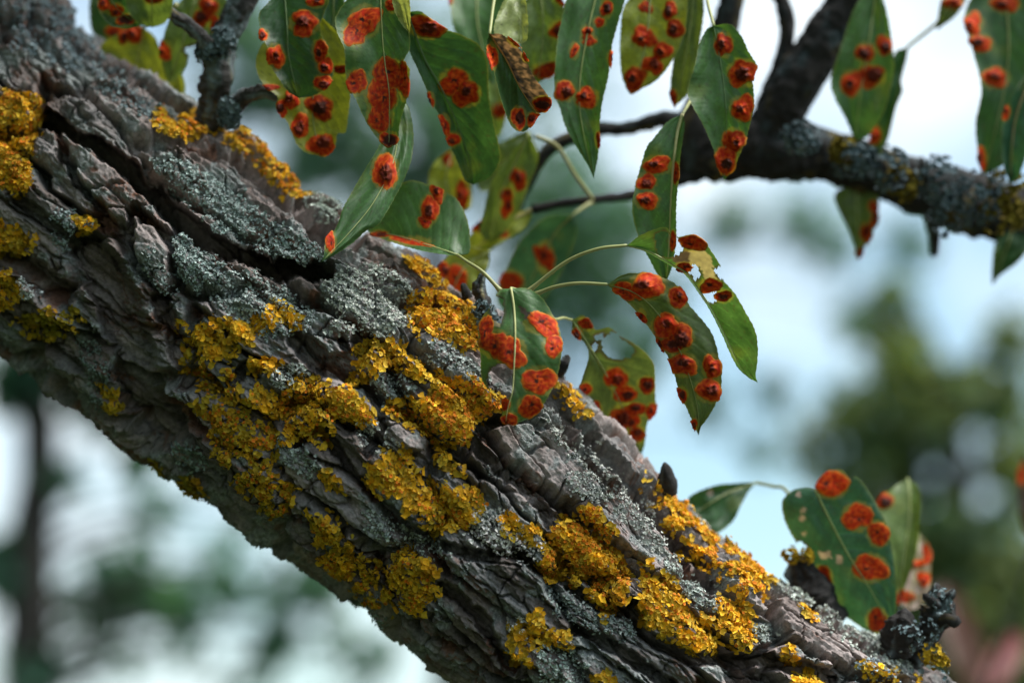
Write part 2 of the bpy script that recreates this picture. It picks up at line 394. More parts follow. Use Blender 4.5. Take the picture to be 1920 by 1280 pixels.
def lobes(pos, nrm, size, rng, up=0.38, ruff=0.22):
    """ruffled, cupped lichen lobes: one centre, two rings each"""
    n = len(pos); ph = np.arange(NA_) / NA_ * 2 * math.pi
    t, b = frames(nrm, rng)
    p1 = rng.uniform(0, 6.28, (n, 1)); p2 = rng.uniform(0, 6.28, (n, 1))
    rad = 1 + 0.28 * np.cos(2 * ph[None] + p1) + 0.20 * np.cos(3 * ph[None] + p2) + rng.normal(0, 0.09, (n, NA_))
    zz = up * rng.uniform(0.2, 1.5, (n, 1)) + ruff * np.sin(3 * ph[None] + p2) + rng.normal(0, 0.10, (n, NA_))
    rings = []
    for rr, zf in ((0.55, 0.25), (1.0, 1.0)):
        r = rad * rr
        rings.append((r * np.cos(ph))[..., None] * t[:, None] + (r * np.sin(ph))[..., None] * b[:, None] + (zz * zf)[..., None] * nrm[:, None])
    V = np.concatenate([np.zeros((n, 1, 3)), rings[0], rings[1]], 1) * size[:, None, None] + pos[:, None]
    j = np.arange(NA_); j2 = (j + 1) % NA_
    tri = np.stack([j * 0, 1 + j, 1 + j2], 1); quad = np.stack([1 + j, 1 + NA_ + j, 1 + NA_ + j2, 1 + j2], 1)
    base = (np.arange(n) * (1 + 2 * NA_))[:, None, None]
    return V.reshape(-1, 3), (tri[None] + base).reshape(-1, 3), (quad[None] + base).reshape(-1, 4), 1 + 2 * NA_
def pick(k, spacing, rng, w=None):
    area = LCELL[k].sum(); n = max(3, int(area / spacing ** 2))
    p = LCELL[k] * (1 if w is None else w); p = p / p.sum()
    return k[rng.choice(len(k), min(n, len(k)), replace=False, p=p)]
GOLD = [c3(.74, .41, .016), c3(.70, .43, .026), c3(.76, .385, .012), c3(.62, .40, .04)]
def golden(poly, label, tone=0.0, discs=0.05, group=None, seed=0, orange=0.0, grow=0):
    rng = np.random.default_rng(500 + seed)
    k, sdv = bulge_region(poly, grow)
    for _ in range(7):                                           # a fringe drawn just off the crest is moved onto it
        if len(k) > 250: break
        up = np.mean([p[1] for p in poly]) > 478 + 0.76 * (np.mean([p[0] for p in poly]) - 240); poly = [(x + 6, y - 8) if up else (x - 6, y + 8) for x, y in poly]; k, sdv = bulge_region(poly, grow)
    keep = (LGAP[k] > -0.16) | (len(k) < 6000); k = k[keep]; sdv = sdv[keep]
    if len(k) < 20: print('empty lichen', label); return
    parts = []
    sdl = dict(zip(k.tolist(), sdv.tolist()))
    for lay, (sp, s0, lift, tilt) in enumerate([(0.00132, 0.00140, 0.0003, 0.3), (0.00128, 0.00110, 0.0009, 0.55), (0.0017, 0.00088, 0.0016, 0.8)]):
        q = pick(k, sp, rng)
        e = np.array([sdl[i] for i in q.tolist()])
        if lay: 
            sel = e > 4 + 4 * lay; q = q[sel]; e = e[sel]
        if not len(q): continue
        nn = LS[q] + rng.normal(0, tilt * 0.5, (len(q), 3)); nn /= np.linalg.norm(nn, axis=1, keepdims=True)
        hump = 0.0013 * fbm(LX[q] / 16, LY[q] / 16, 2, 400) * sst(0, 14, e)
        pos = WVf[vidx[q]] + LS[q] * (lift * sst(-2, 12, e) + hump + 0.0002)[:, None]
        V, tr, qd, per = lobes(pos, nn, s0 * rng.uniform(0.55, 1.35, len(q)), rng)
        ci = rng.integers(0, 4, len(q)); c = np.array(GOLD)[ci]
        vn = fbm(LX[q] / 30, LY[q] / 30, 2, 420)
        c = c * (1 + 0.35 * vn + rng.normal(0, 0.15, len(q)))[:, None]
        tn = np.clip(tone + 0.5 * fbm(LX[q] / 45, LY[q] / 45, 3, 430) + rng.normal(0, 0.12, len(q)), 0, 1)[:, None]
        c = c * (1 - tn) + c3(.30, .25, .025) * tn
        og = np.clip(orange + 0.6 * fbm(LX[q] / 24, LY[q] / 24, 2, 440) - 0.10, 0, 0.5)[:, None]
        c = c * (1 - og) + c3(.72, .24, .008) * og
        cv = np.repeat(c[:, None], per, 1).reshape(-1, 3)
        parts.append((V, tr, qd, cv))
    off = 0; VV = []; TT = []; QQ = []; CC = []
    for V, tr, qd, cv in parts: VV.append(V); TT.append(tr + off); QQ.append(qd + off); CC.append(cv); off += len(V)
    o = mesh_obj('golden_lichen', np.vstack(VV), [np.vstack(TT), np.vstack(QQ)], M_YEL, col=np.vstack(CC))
    tag(o, label, 'lichen', group or 'golden lichen patches on the limb')
    if discs and len(k) > 2500:
        q = pick(k, 0.0016 / math.sqrt(discs) * 0.6, rng, w=np.clip(0.15 + LGAP[k] + 0.3, 0.02, 1)); ee = np.array([sdl[i] for i in q.tolist()]); q = q[ee > 9]
        if len(q):
            nn = LS[q] + rng.normal(0, 0.25, (len(q), 3)); nn /= np.linalg.norm(nn, axis=1, keepdims=True)
            pos = WVf[vidx[q]] + LS[q] * 0.0024
            t, b = frames(nn, rng); ph = np.arange(8) / 8 * 6.2832; sz = rng.uniform(0.0005, 0.0010, len(q))
            prof = [(0.0, -0.25), (0.75, -0.10), (1.0, 0.12), (0.9, -0.6)]
            rows = [((r * np.cos(ph))[None, :, None] * t[:, None] + (r * np.sin(ph))[None, :, None] * b[:, None] + z * nn[:, None]) for r, z in prof[1:]]
            V = np.concatenate([prof[0][1] * nn[:, None]] + rows, 1) * sz[:, None, None] + pos[:, None]
            j = np.arange(8); j2 = (j + 1) % 8; per = 25
            tri = np.stack([j * 0, 1 + j, 1 + j2], 1)
            qu = np.concatenate([np.stack([1 + 8 * r + j, 9 + 8 * r + j, 9 + 8 * r + j2, 1 + 8 * r + j2], 1) for r in range(2)])
            base = (np.arange(len(q)) * per)[:, None, None]
            dc = np.repeat((c3(.62, .155, .006) * rng.uniform(0.75, 1.15, (len(q), 1)))[:, None], per, 1); dc[:, 9:] = c3(.60, .29, .02)
            d = mesh_obj('fruiting_disc_cluster', V.reshape(-1, 3), [(tri[None] + base).reshape(-1, 3), (qu[None] + base).reshape(-1, 4)], M_YEL, parent=o, col=dc.reshape(-1, 3))
            d['kind'] = 'stuff'
    return o
# icosahedron for the grey granules
_p = (1 + 5 ** .5) / 2
ICO_V = np.array([(-1, _p, 0), (1, _p, 0), (-1, -_p, 0), (1, -_p, 0), (0, -1, _p), (0, 1, _p), (0, -1, -_p), (0, 1, -_p), (_p, 0, -1), (_p, 0, 1), (-_p, 0, -1), (-_p, 0, 1)]) / math.hypot(1, _p)
ICO_F = np.array([(0, 11, 5), (0, 5, 1), (0, 1, 7), (0, 7, 10), (0, 10, 11), (1, 5, 9), (5, 11, 4), (11, 10, 2), (10, 7, 6), (7, 1, 8), (3, 9, 4), (3, 4, 2), (3, 2, 6), (3, 6, 8), (3, 8, 9), (4, 9, 5), (2, 4, 11), (6, 2, 10), (8, 6, 7), (9, 8, 1)])
def granules(q, pos, nrm, size, base, rng):
    n = len(pos); t, b = frames(nrm, rng)
    J = ICO_V[None] * rng.uniform(0.35, 1.45, (n, 12, 1)); sx = rng.uniform(0.6, 1.7, (n, 1, 1)); sz = rng.uniform(0.35, 0.9, (n, 1, 1))
    V = (J[..., 0:1] * sx * t[:, None] + J[..., 1:2] * b[:, None] + J[..., 2:3] * sz * nrm[:, None]) * size[:, None, None] + pos[:, None]
    c = base * rng.uniform(0.8, 1.5, (n, 1)) * c3(1.04, 1.0, .95) + rng.normal(0, 0.008, (n, 3))
    return V.reshape(-1, 3), (ICO_F[None] + (np.arange(n) * 12)[:, None, None]).reshape(-1, 3), np.repeat(c[:, None], 12, 1).reshape(-1, 3)
def grey(poly, label, seed=0, base=(.27, .31, .30), dens=1.0, group='grey lichen crusts on the limb', gap=-0.05, tall=1.0):
    rng = np.random.default_rng(900 + seed)
    k, sdv = bulge_region(poly, 4)
    for _ in range(7):
        if len(k) > 250: break
        poly = [(x - 6, y + 8) for x, y in poly]; k, sdv = bulge_region(poly, 4)
    gm = fbm(LX[k] / 17, LY[k] / 17, 3, 460) + 0.02 * np.clip(sdv, 0, 12) + (0.6 if len(k) < 6000 else 0); k = k[(gm > gap) & (LFIS[k] < 0.006)]
    if len(k) < 20: print('empty grey', label); return
    VV = []; FF = []; QQ = []; CC = []; off = 0
    for sp, s0, lift in ((0.00105, 0.00060, 0.0002), (0.00120, 0.00050, 0.0009 * tall)):
        q = pick(k, sp / math.sqrt(dens), rng)
        pos = WVf[vidx[q]] + LS[q] * (lift * rng.uniform(0.4, 1.3, len(q)))[:, None]
        if s0 > 0.00055:
            V, f, c = granules(q, pos, LS[q], s0 * rng.uniform(0.45, 1.4, len(q)), c3(*base) * 0.9, rng); FF.append(f + off)
        else:                                                    # leafy fringe on top of the grains
            nn = LS[q] + rng.normal(0, 0.45, (len(q), 3)); nn /= np.linalg.norm(nn, axis=1, keepdims=True)
            V, tr, qd, per = lobes(pos, nn, 0.00062 * rng.uniform(0.5, 1.5, len(q)), rng, up=0.5, ruff=0.35); FF.append(tr + off); QQ.append(qd + off)
            c = np.repeat((c3(*base) * rng.uniform(0.9, 1.8, (len(q), 1)) * c3(1.10, 1.05, .98))[:, None], per, 1).reshape(-1, 3)
        VV.append(V); CC.append(c); off += len(V)
    o = mesh_obj('grey_lichen', np.vstack(VV), [np.vstack(FF), np.vstack(QQ)], M_GREY, col=np.vstack(CC))
    return tag(o, label, 'lichen', group)

YEL = [
 ([(-25, 190), (30, 170), (75, 185), (80, 230), (65, 290), (60, 350), (35, 370), (-25, 335)], 'tall golden lichen patch on the thick upper end of the limb', 0.1, 0.25),
 ([(-25, 410), (20, 415), (62, 445), (60, 470), (20, 475), (-25, 482)], 'golden lichen patch just below the tall one at the thick end of the limb', 0.15, 0.1),
 ([(123, 435), (150, 428), (166, 445), (145, 463), (125, 460)], 'small lone golden lichen rosette on grey bark near the thick end of the limb', 0.1, 0),
 ([(-15, 520), (20, 508), (42, 550), (28, 577), (-15, 575)], 'small golden lichen patch beside a white lichen tuft', 0.1, 0.1),
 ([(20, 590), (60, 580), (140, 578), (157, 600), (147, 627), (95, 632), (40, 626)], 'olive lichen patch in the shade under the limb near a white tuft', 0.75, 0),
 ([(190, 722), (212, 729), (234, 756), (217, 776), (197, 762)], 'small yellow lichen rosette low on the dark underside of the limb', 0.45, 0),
 ([(282, 215), (305, 205), (330, 226), (350, 210), (395, 203), (407, 230), (422, 252), (395, 252), (370, 257), (350, 267), (320, 252), (288, 240)], 'broken golden lichen patch at the foot of the upright twig', 0.05, 0.2),
 ([(430, 253), (455, 243), (490, 263), (522, 298), (562, 338), (580, 365), (560, 380), (530, 362), (490, 327), (450, 292), (420, 272)], 'long golden lichen strip along the crest of the limb beside the upright twig', 0.2, 0.3),
 ([(330, 605), (350, 600), (365, 612), (395, 597), (440, 600), (480, 625), (478, 645), (455, 650), (440, 670), (420, 665), (405, 680), (385, 668), (360, 652), (338, 640)], 'golden lichen patch capping the long hanging column of lichen', 0.0, 0.1),
 ([(470, 597), (500, 580), (515, 562), (540, 575), (567, 600), (560, 613), (540, 616), (520, 612), (495, 627), (480, 622)], 'star-shaped golden lichen patch ringed by grey lichen', 0.0, 0.1),
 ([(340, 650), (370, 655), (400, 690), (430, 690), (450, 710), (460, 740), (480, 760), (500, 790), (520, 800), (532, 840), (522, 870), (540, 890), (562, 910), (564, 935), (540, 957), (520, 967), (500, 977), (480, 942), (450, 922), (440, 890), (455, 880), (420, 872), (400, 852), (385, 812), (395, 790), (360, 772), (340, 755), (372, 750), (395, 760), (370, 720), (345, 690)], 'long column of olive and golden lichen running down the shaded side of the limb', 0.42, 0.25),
 ([(470, 675), (495, 667), (527, 680), (522, 697), (490, 702), (471, 696)], 'small golden lichen tuft above a grey lichen cushion', 0.0, 0),
 ([(470, 720), (520, 740), (560, 705), (590, 705), (620, 720), (650, 718), (690, 755), (707, 790), (680, 802), (660, 787), (622, 792), (627, 827), (600, 837), (560, 822), (532, 832), (535, 790), (500, 780), (470, 757)], 'broad branching golden lichen patch beside the long olive column', 0.08, 0.15),
 ([(662, 650), (700, 631), (740, 640), (775, 660), (800, 680), (790, 695), (810, 702), (815, 722), (770, 712), (735, 692), (700, 712), (660, 716)], 'arched golden lichen patch left of the spotted front leaf', 0.08, 0.12),
 ([(740, 738), (718, 770), (750, 792), (770, 802), (800, 822), (835, 840), (870, 837), (882, 806), (922, 787), (942, 770), (937, 745), (902, 715), (880, 704), (860, 710), (830, 690), (812, 690), (815, 722), (790, 742), (760, 735)], 'thick golden lichen patch with many orange discs touching the front leaf tip', 0.0, 0.5),
 ([(817, 845), (833, 838), (846, 870), (866, 873), (870, 893), (850, 897), (834, 882), (820, 868)], 'narrow golden lichen dribble on white crust', 0.0, 0),
 ([(765, 555), (790, 535), (820, 533), (845, 560), (870, 560), (895, 583), (907, 610), (897, 650), (870, 667), (850, 642), (820, 642), (790, 632), (760, 606), (770, 585)], 'rounded golden lichen patch beside the dark twig stub', 0.05, 0.3),
 ([(758, 478), (790, 488), (822, 503), (838, 535), (815, 537), (788, 516), (763, 496)], 'thin golden lichen strip on the crest above a dark crack', 0.1, 0.3),
 ([(690, 875), (715, 850), (765, 838), (776, 870), (796, 880), (790, 905), (830, 905), (870, 920), (890, 908), (920, 950), (892, 960), (887, 985), (866, 997), (825, 1002), (784, 987), (790, 966), (758, 962), (738, 932), (703, 927), (688, 900)], 'bright golden lichen patch in the middle of the limb below the front leaf', 0.0, 0.12),
 ([(597, 887), (615, 883), (642, 905), (642, 924), (620, 920), (600, 902)], 'thin golden lichen fleck between two large patches', 0.0, 0),
 ([(576, 960), (605, 948), (632, 960), (662, 985), (667, 1010), (692, 1040), (717, 1060), (727, 1085), (742, 1110), (747, 1152), (715, 1142), (678, 1122), (648, 1097), (608, 1062), (592, 1030), (588, 1000)], 'golden lichen curtain along the lower edge of the limb', 0.2, 0.12),
 ([(735, 1040), (765, 1018), (790, 1043), (815, 1048), (834, 1075), (812, 1087), (822, 1102), (816, 1127), (790, 1147), (765, 1152), (745, 1117), (730, 1092), (724, 1070)], 'two-lobed golden lichen patch touching the curtain on the lower edge', 0.12, 0.1),
 ([(932, 975), (955, 958), (970, 970), (985, 985), (1010, 983), (1020, 1005), (1000, 1022), (975, 1007), (960, 1007), (936, 991)], 'small golden lichen patch on pale crust left of the ring-shaped one', 0.0, 0.6),
 ([(1022, 1000), (1075, 948), (1120, 953), (1152, 985), (1162, 1030), (1187, 1070), (1177, 1110), (1152, 1157), (1135, 1162), (1118, 1132), (1098, 1112), (1110, 1085), (1080, 1097), (1030, 1092), (998, 1060), (1016, 1030)], 'large ring-shaped golden lichen rosette with an orange centre', 0.0, 0.4, 0.15),
 ([(1198, 1065), (1215, 1046), (1240, 1058), (1270, 1093), (1290, 1130), (1310, 1150), (1345, 1150), (1350, 1120), (1390, 1108), (1417, 1160), (1422, 1200), (1400, 1220), (1370, 1217), (1355, 1192), (1340, 1222), (1300, 1224), (1260, 1202), (1213, 1182), (1193, 1150), (1203, 1110)], 'large golden lichen patch with a notched top on the thin end of the limb', 0.0, 0.1),
 ([(1203, 893), (1230, 903), (1260, 928), (1300, 943), (1322, 985), (1345, 998), (1390, 998), (1412, 1030), (1442, 1085), (1447, 1105), (1425, 1134), (1400, 1122), (1370, 1102), (1343, 1092), (1350, 1080), (1320, 1077), (1268, 1057), (1268, 1030), (1295, 1042), (1290, 1020), (1258, 1000), (1233, 977), (1213, 935)], 'long golden lichen band along the crest of the thin end of the limb', 0.0, 0.2),
 ([(1420, 1016), (1440, 1023), (1472, 1060), (1465, 1072), (1438, 1057)], 'small golden lichen strip on the crest beside the large dark green leaf', 0.2, 0),
 ([(948, 1165), (975, 1158), (985, 1170), (1000, 1143), (1020, 1148), (1030, 1170), (1060, 1178), (1080, 1200), (1065, 1217), (1040, 1212), (1010, 1217), (992, 1212), (1000, 1247), (970, 1247), (948, 1215)], 'golden lichen patch holding a round white tuft', 0.05, 0.08),
 ([(1040, 716), (1060, 723), (1092, 753), (1110, 780), (1085, 787), (1058, 762), (1040, 745)], 'golden lichen strip on the crest right of the front leaf', 0.12, 0.1),
 ([(1463, 1215), (1480, 1211), (1502, 1232), (1490, 1247), (1463, 1237)], 'small golden lichen fleck beside the notched golden patch', 0.0, 0), ([(1488, 1260), (1515, 1253), (1555, 1290), (1485, 1295)], 'golden lichen fleck below the fleck beside the notched patch', 0.0, 0),
 ([(1608, 1240), (1640, 1248), (1642, 1277), (1613, 1267)], 'golden lichen fleck on blue grey crust near the knobby spur', 0.0, 0), ([(1645, 1248), (1682, 1258), (1677, 1290), (1643, 1277)], 'bright golden lichen cushion at the foot of the knobby spur', 0.0, 0),
 ([(1735, 1238), (1760, 1233), (1800, 1275), (1780, 1300), (1733, 1290)], 'golden lichen fringe on the crest past the knobby spur', 0.1, 0), ([(1503, 1128), (1516, 1128), (1540, 1148), (1532, 1156), (1512, 1142)], 'tiny golden lichen streak on the crest crust under the large dark green leaf', 0.0, 0),
 ([(1112, 1265), (1140, 1260), (1167, 1290), (1108, 1295)], 'golden lichen fleck beside the grey green tuft below the ring-shaped rosette', 0.1, 0),
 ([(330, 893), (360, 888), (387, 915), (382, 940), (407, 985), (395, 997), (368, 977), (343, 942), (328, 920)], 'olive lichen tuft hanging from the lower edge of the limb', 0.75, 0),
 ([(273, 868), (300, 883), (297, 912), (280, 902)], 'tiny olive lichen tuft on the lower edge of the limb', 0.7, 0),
]
for i, y in enumerate(YEL):
    lab = y[1]; g = None
    if lab is None: lab = 'small golden lichen fleck at the thin end of the limb'; g = 'small golden lichen flecks'
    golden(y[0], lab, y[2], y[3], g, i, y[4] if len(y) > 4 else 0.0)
GREY = [
 ([(612, 520), (690, 498), (762, 530), (772, 560), (765, 602), (740, 627), (690, 627), (618, 622), (640, 590), (623, 560)], 'pale grey lichen crust left of the rounded golden patch by the twig stub', (.34, .37, .35), 1.1, -0.12),
 ([(568, 348), (600, 373), (642, 388), (637, 412), (600, 417), (578, 387)], 'grey tufted lichen on the crest below the golden strip', (.30, .35, .33), 1.1, -0.3),
 ([(283, 298), (340, 298), (400, 338), (450, 368), (522, 428), (592, 458), (602, 492), (520, 492), (470, 457), (420, 432), (380, 402), (318, 352)], 'long grey lichen crust on the ridge above the great dark fissure', (.24, .30, .30), 1.0, -0.05),
 ([(323, 445), (360, 438), (402, 460), (422, 500), (402, 532), (370, 542), (338, 522), (323, 480)], 'blue grey lichen patch on the ridge below the great dark fissure', (.23, .29, .29), 1.0, -0.15),
 ([(425, 500), (480, 520), (560, 560), (585, 600), (560, 630), (500, 630), (470, 600), (420, 590), (400, 560)], 'grey lichen crust around the star-shaped golden patch', (.26, .31, .31), 0.9, -0.05),
 ([(175, 110), (260, 158), (335, 222), (300, 235), (235, 205), (190, 170)], 'dark blue grey lichen fringe along the crest near the upright twig', (.17, .22, .24), 0.8, 0.0),
 ([(85, 410), (130, 395), (170, 420), (160, 460), (110, 470)], 'grey lichen patch under the small lone golden rosette', (.20, .25, .26), 0.9, -0.1),
 ([(1015, 778), (1090, 808), (1162, 868), (1205, 930), (1265, 1000), (1305, 1062), (1260, 1062), (1200, 1012), (1150, 952), (1090, 932), (1060, 902), (1100, 882), (1060, 842)], 'wide grey lichen crust on the limb right of the pinkish plate', (.30, .32, .31), 0.9, -0.02),
 ([(1300, 925), (1345, 950), (1385, 995), (1345, 990), (1310, 960)], 'grey lichen fringe on the crest above the long golden band', (.32, .35, .34), 1.1, -0.3),
 ([(1438, 1058), (1500, 1088), (1560, 1138), (1642, 1188), (1705, 1250), (1660, 1252), (1600, 1202), (1540, 1162), (1470, 1102)], 'pale grey lichen strip along the crest below the large dark green leaf', (.32, .36, .34), 1.1, -0.15),
 ([(798, 643), (850, 648), (892, 690), (930, 722), (900, 717), (850, 692), (808, 682)], 'grey lichen strip between two golden patches by the front leaf', (.26, .30, .30), 0.9, -0.1),
 ([(690, 700), (740, 698), (775, 730), (740, 745), (725, 765), (700, 740)], 'grey lichen patch framed by the arched golden patch', (.26, .30, .30), 0.8, -0.05),
 ([(675, 785), (720, 790), (745, 830), (730, 850), (690, 850), (672, 820)], 'whitish crust lichen left of the disc-studded golden patch', (.36, .38, .37), 0.8, 0.0),
 ([(885, 958), (930, 953), (1000, 998), (1022, 1040), (1000, 1062), (960, 1042), (900, 1022), (866, 1002)], 'white crust lichen around the small golden patch in mid limb', (.44, .44, .44), 0.7, 0.02),
 ([(688, 960), (740, 985), (800, 1005), (850, 1040), (800, 1045), (730, 1015), (690, 990)], 'grey lichen stripe below the bright golden patch', (.26, .30, .29), 0.8, -0.02),
 ([(1030, 1100), (1100, 1115), (1180, 1160), (1190, 1200), (1120, 1180), (1040, 1150)], 'grey lichen crust below the ring-shaped rosette', (.20, .24, .24), 0.8, -0.02),
 ([(1008, 1218), (1050, 1210), (1092, 1240), (1100, 1290), (1020, 1290)], 'grey green lichen tuft below the patch with the white tuft', (.27, .33, .32), 1.0, -0.2),
 ([(1240, 1050), (1300, 1075), (1350, 1100), (1340, 1145), (1300, 1130), (1265, 1085)], 'grey lichen strip between the two large golden patches of the thin end', (.27, .31, .30), 1.0, -0.15),
 ([(1410, 1176), (1440, 1178), (1458, 1192), (1424, 1200)], 'small grey lichen fleck beside the notched golden patch', (.28, .32, .31), 0.9, -0.1),
 ([(956, 1163), (975, 1160), (988, 1175), (980, 1195), (960, 1190)], 'round white lichen tuft on a golden patch', (.55, .55, .55), 1.3, -0.6),
 ([(38, 530), (60, 516), (97, 523), (88, 547), (50, 552)], 'white lichen tuft on the thick end of the limb', (.50, .54, .56), 1.2, -0.6),
 ([(330, 835), (365, 840), (385, 870), (360, 885), (335, 868)], 'small grey lichen fleck beside the lower end of the long olive column', (.20, .26, .27), 0.8, -0.1),
 ([(0, 10), (80, -10), (150, 20), (190, 90), (150, 140), (90, 110), (30, 90)], 'dark blue grey lichen on the shaded shoulder at the thick end', (.17, .22, .25), 0.7, 0.05),
 ([(520, 820), (560, 835), (600, 870), (580, 890), (545, 870)], 'small grey lichen fleck between the long olive column and the broad branching patch', (.25, .29, .28), 0.8, -0.1),
 ([(520, 690), (560, 685), (580, 705), (545, 730), (515, 715)], 'grey lichen cushion beside the small golden tuft', (.36, .40, .39), 1.1, -0.4),
 ([(1600, 1255), (1640, 1240), (1700, 1290), (1620, 1300)], 'blue grey lichen fleck at the foot of the knobby spur', (.22, .28, .32), 0.9, -0.1),
 ([(660, 1110), (700, 1120), (720, 1165), (690, 1165)], 'small grey lichen fleck on the lower edge below the golden curtain', (.20, .25, .25), 0.8, -0.1),
 ([(150, 640), (185, 650), (200, 700), (195, 770), (180, 760), (170, 700)], 'thin grey lichen streak on the dark underside', (.16, .20, .20), 0.7, -0.1),
 ([(280, 470), (330, 545), (310, 560), (270, 510)], 'small grey lichen fleck left of the blue grey patch under the great fissure', (.22, .26, .26), 0.7, -0.05),
]
for i, gg in enumerate(GREY):
    lab = gg[1]; g = 'grey lichen crusts on the limb'
    if lab is None: lab = 'small grey lichen fleck on the bark'; g = 'small grey lichen flecks'
    grey(gg[0], lab, i, gg[2], gg[3], g, gg[4])
# fine lichen dust that nobody could count
rng = np.random.default_rng(77)
dust = np.flatnonzero((crust.ravel()[vidx] > 0.25) & (fbm(LX / 30, LY / 30, 2, 470) > -0.05) & (LFIS < 0.004))
q = pick(dust, 0.0017, rng)
V, f, c = granules(q, WVf[vidx[q]] + LS[q] * 0.0001, LS[q], rng.uniform(0.0002, 0.00055, len(q)), c3(.26, .295, .29), rng)
tag(mesh_obj('lichen_dust', V, [f], M_GREY, col=c), 'fine grey lichen grains sprinkled over the bark plates', 'lichen', kind='stuff')
# ------------------------------------------------------------------ twigs
def tube_cam(P, r, nseg=14, rough=0.0, seed=0, taper_end=True):
    """P (n,3) camera space, r (n,) metres -> world verts, quads (+ end caps)"""
    n = len(P); Tn = np.gradient(P, axis=0); Tn /= np.linalg.norm(Tn, axis=1, keepdims=True) + 1e-12
    up = np.array([0.1, 0.2, 1.0]); U = np.cross(Tn, up); U /= np.linalg.norm(U, axis=1, keepdims=True) + 1e-12; Vv = np.cross(Tn, U)
    ph = np.arange(nseg) / nseg * 2 * math.pi
    s = np.r_[0, np.cumsum(np.linalg.norm(np.diff(P, axis=0), axis=1))]
    rr = np.asarray(r)[:, None] * np.ones((1, nseg))
    if rough:
        L = 2.2 * np.mean(r)
        nz = 0.6 * fbm(s[:, None] / L + seed * 7.7, np.cos(ph)[None] * 0.9 + 3, 3, seed) + 0.6 * fbm(s[:, None] / L + seed * 3.1, np.sin(ph)[None] * 0.9 - 5, 3, seed + 9)
        nz += 0.5 * pn(s[:, None] / (L * 0.3), ph[None] * 1.3, seed + 4) * np.sin(ph / 2)[None]
        nz += 0.45 * fbm(s[:, None] / (L * 0.16) + seed, ph[None] * 2.2 * np.ones_like(s)[:, None], 3, seed + 14) * (np.sin(ph / 2) ** 0.5)[None]
        rr = rr * (1 + rough * nz)
    V = P[:, None] + rr[..., None] * (np.cos(ph)[None, :, None] * U[:, None] + np.sin(ph)[None, :, None] * Vv[:, None])
    F = grid_faces(n, nseg, True); V = V.reshape(-1, 3)
    V = np.vstack([V, P[0] , P[-1] + Tn[-1] * r[-1] * 0.7])
    j = np.arange(nseg); j2 = (j + 1) % nseg; a0 = n * nseg
    caps = np.vstack([np.stack([j2, j, j * 0 + a0], 1), np.stack([(n - 1) * nseg + j, (n - 1) * nseg + j2, j * 0 + a0 + 1], 1)])
    return to_world(V), F, caps, s, ph
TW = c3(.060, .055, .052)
def twig(name, pts, parent, seg=40, nseg=18, rough=0.3, seed=0, col=TW, lich=0.5, label=None, lcol=(.20, .26, .27)):
    """pts rows (px, py, depth, radius px)"""
    C = catmull(pts, seg); P = pc(C[:, 0], C[:, 1], C[:, 2]); r = C[:, 3] * C[:, 2] / FPX
    V, F, caps, s, ph = tube_cam(P, r, nseg, rough, seed)
    n = len(P); m = sst(0.0, 0.5, fbm(s[:, None] / 0.02 + seed, ph[None] * 0.8, 3, seed + 20) + lich - 0.5)
    y = sst(0.35, 0.6, fbm(s[:, None] / 0.025 - seed, ph[None] * 0.7, 3, seed + 30)) * lich
    c = col[None, None] * (1 + 0.35 * fbm(s[:, None] / 0.008, ph[None] * 2, 3, seed + 40))[..., None]
    c = c * (1 - 0.6 * m[..., None]) + c3(*lcol) * 0.6 * m[..., None]
    c = c * (1 - 0.6 * y[..., None]) + c3(.22, .16, .02) * 0.6 * y[..., None]
    c = np.vstack([c.reshape(-1, 3), col[None], col[None]])
    o = adopt(mesh_obj(name, V, [F, caps], M_TWIG, col=c), parent)
    if label: o['label'] = label
    return o
def tufts(parent, centres, seed, base=(.16, .21, .22), size=0.0011, n=60, spread=5):
    """shaggy grey lichen on a twig: centres rows (px, py, depth, radius px)"""
    rng = np.random.default_rng(seed); pos = []; nr = []
    for px, py, d, rad in centres:
        v = rng.normal(size=(n, 3)); v[:, 2] = -np.abs(v[:, 2]); v /= np.linalg.norm(v, axis=1, keepdims=True)
        p = pc(px, py, d) + v * (rad * d / FPX) * rng.uniform(0.85, 1.2, (n, 1)); pos.append(to_world(p)); nr.append(to_world(v) - CAM)
    pos = np.vstack(pos); nr = np.vstack(nr)
    V, tr, qd, per = lobes(pos, nr, size * rng.uniform(0.5, 1.5, len(pos)), rng, up=0.6, ruff=0.3)
    c = np.repeat((c3(*base) * rng.uniform(0.6, 1.3, (len(pos), 1)))[:, None], per, 1).reshape(-1, 3)
    o = adopt(mesh_obj('lichen_tuft', V, [tr, qd], M_GREY, col=c), parent); o['kind'] = 'stuff'; return o

twig('upright_twig', [(388, 262, 1.125, 34), (398, 215, 1.12, 29), (407, 150, 1.115, 26), (418, 90, 1.115, 27), (440, 30, 1.115, 25), (480, -40, 1.115, 24)], limb, 150, 44, 0.36, 3, lich=0.6)
twig('side_twig', [(412, 105, 1.112, 15), (390, 82, 1.105, 14), (360, 52, 1.10, 12), (320, 26, 1.095, 11), (280, -10, 1.09, 10)], limb, 100, 30, 0.42, 5, lich=0.5)
twig('side_twig', [(415, 228, 1.115, 17), (438, 200, 1.11, 17), (462, 182, 1.105, 15), (495, 172, 1.10, 13), (521, 182, 1.10, 10)], limb, 90, 30, 0.45, 8, lich=0.4)
twig('twig_stub', [(925, 612, 1.075, 20), (905, 570, 1.072, 15), (898, 540, 1.072, 11), (906, 512, 1.072, 6)], limb, 80, 28, 0.5, 11, col=TW * 0.7, lich=0.55)
twig('bud', [(878, 560, 1.08, 9), (872, 545, 1.08, 9), (868, 533, 1.08, 5)], limb, 14, 12, 0.2, 12, col=TW * 0.45, lich=0.1)
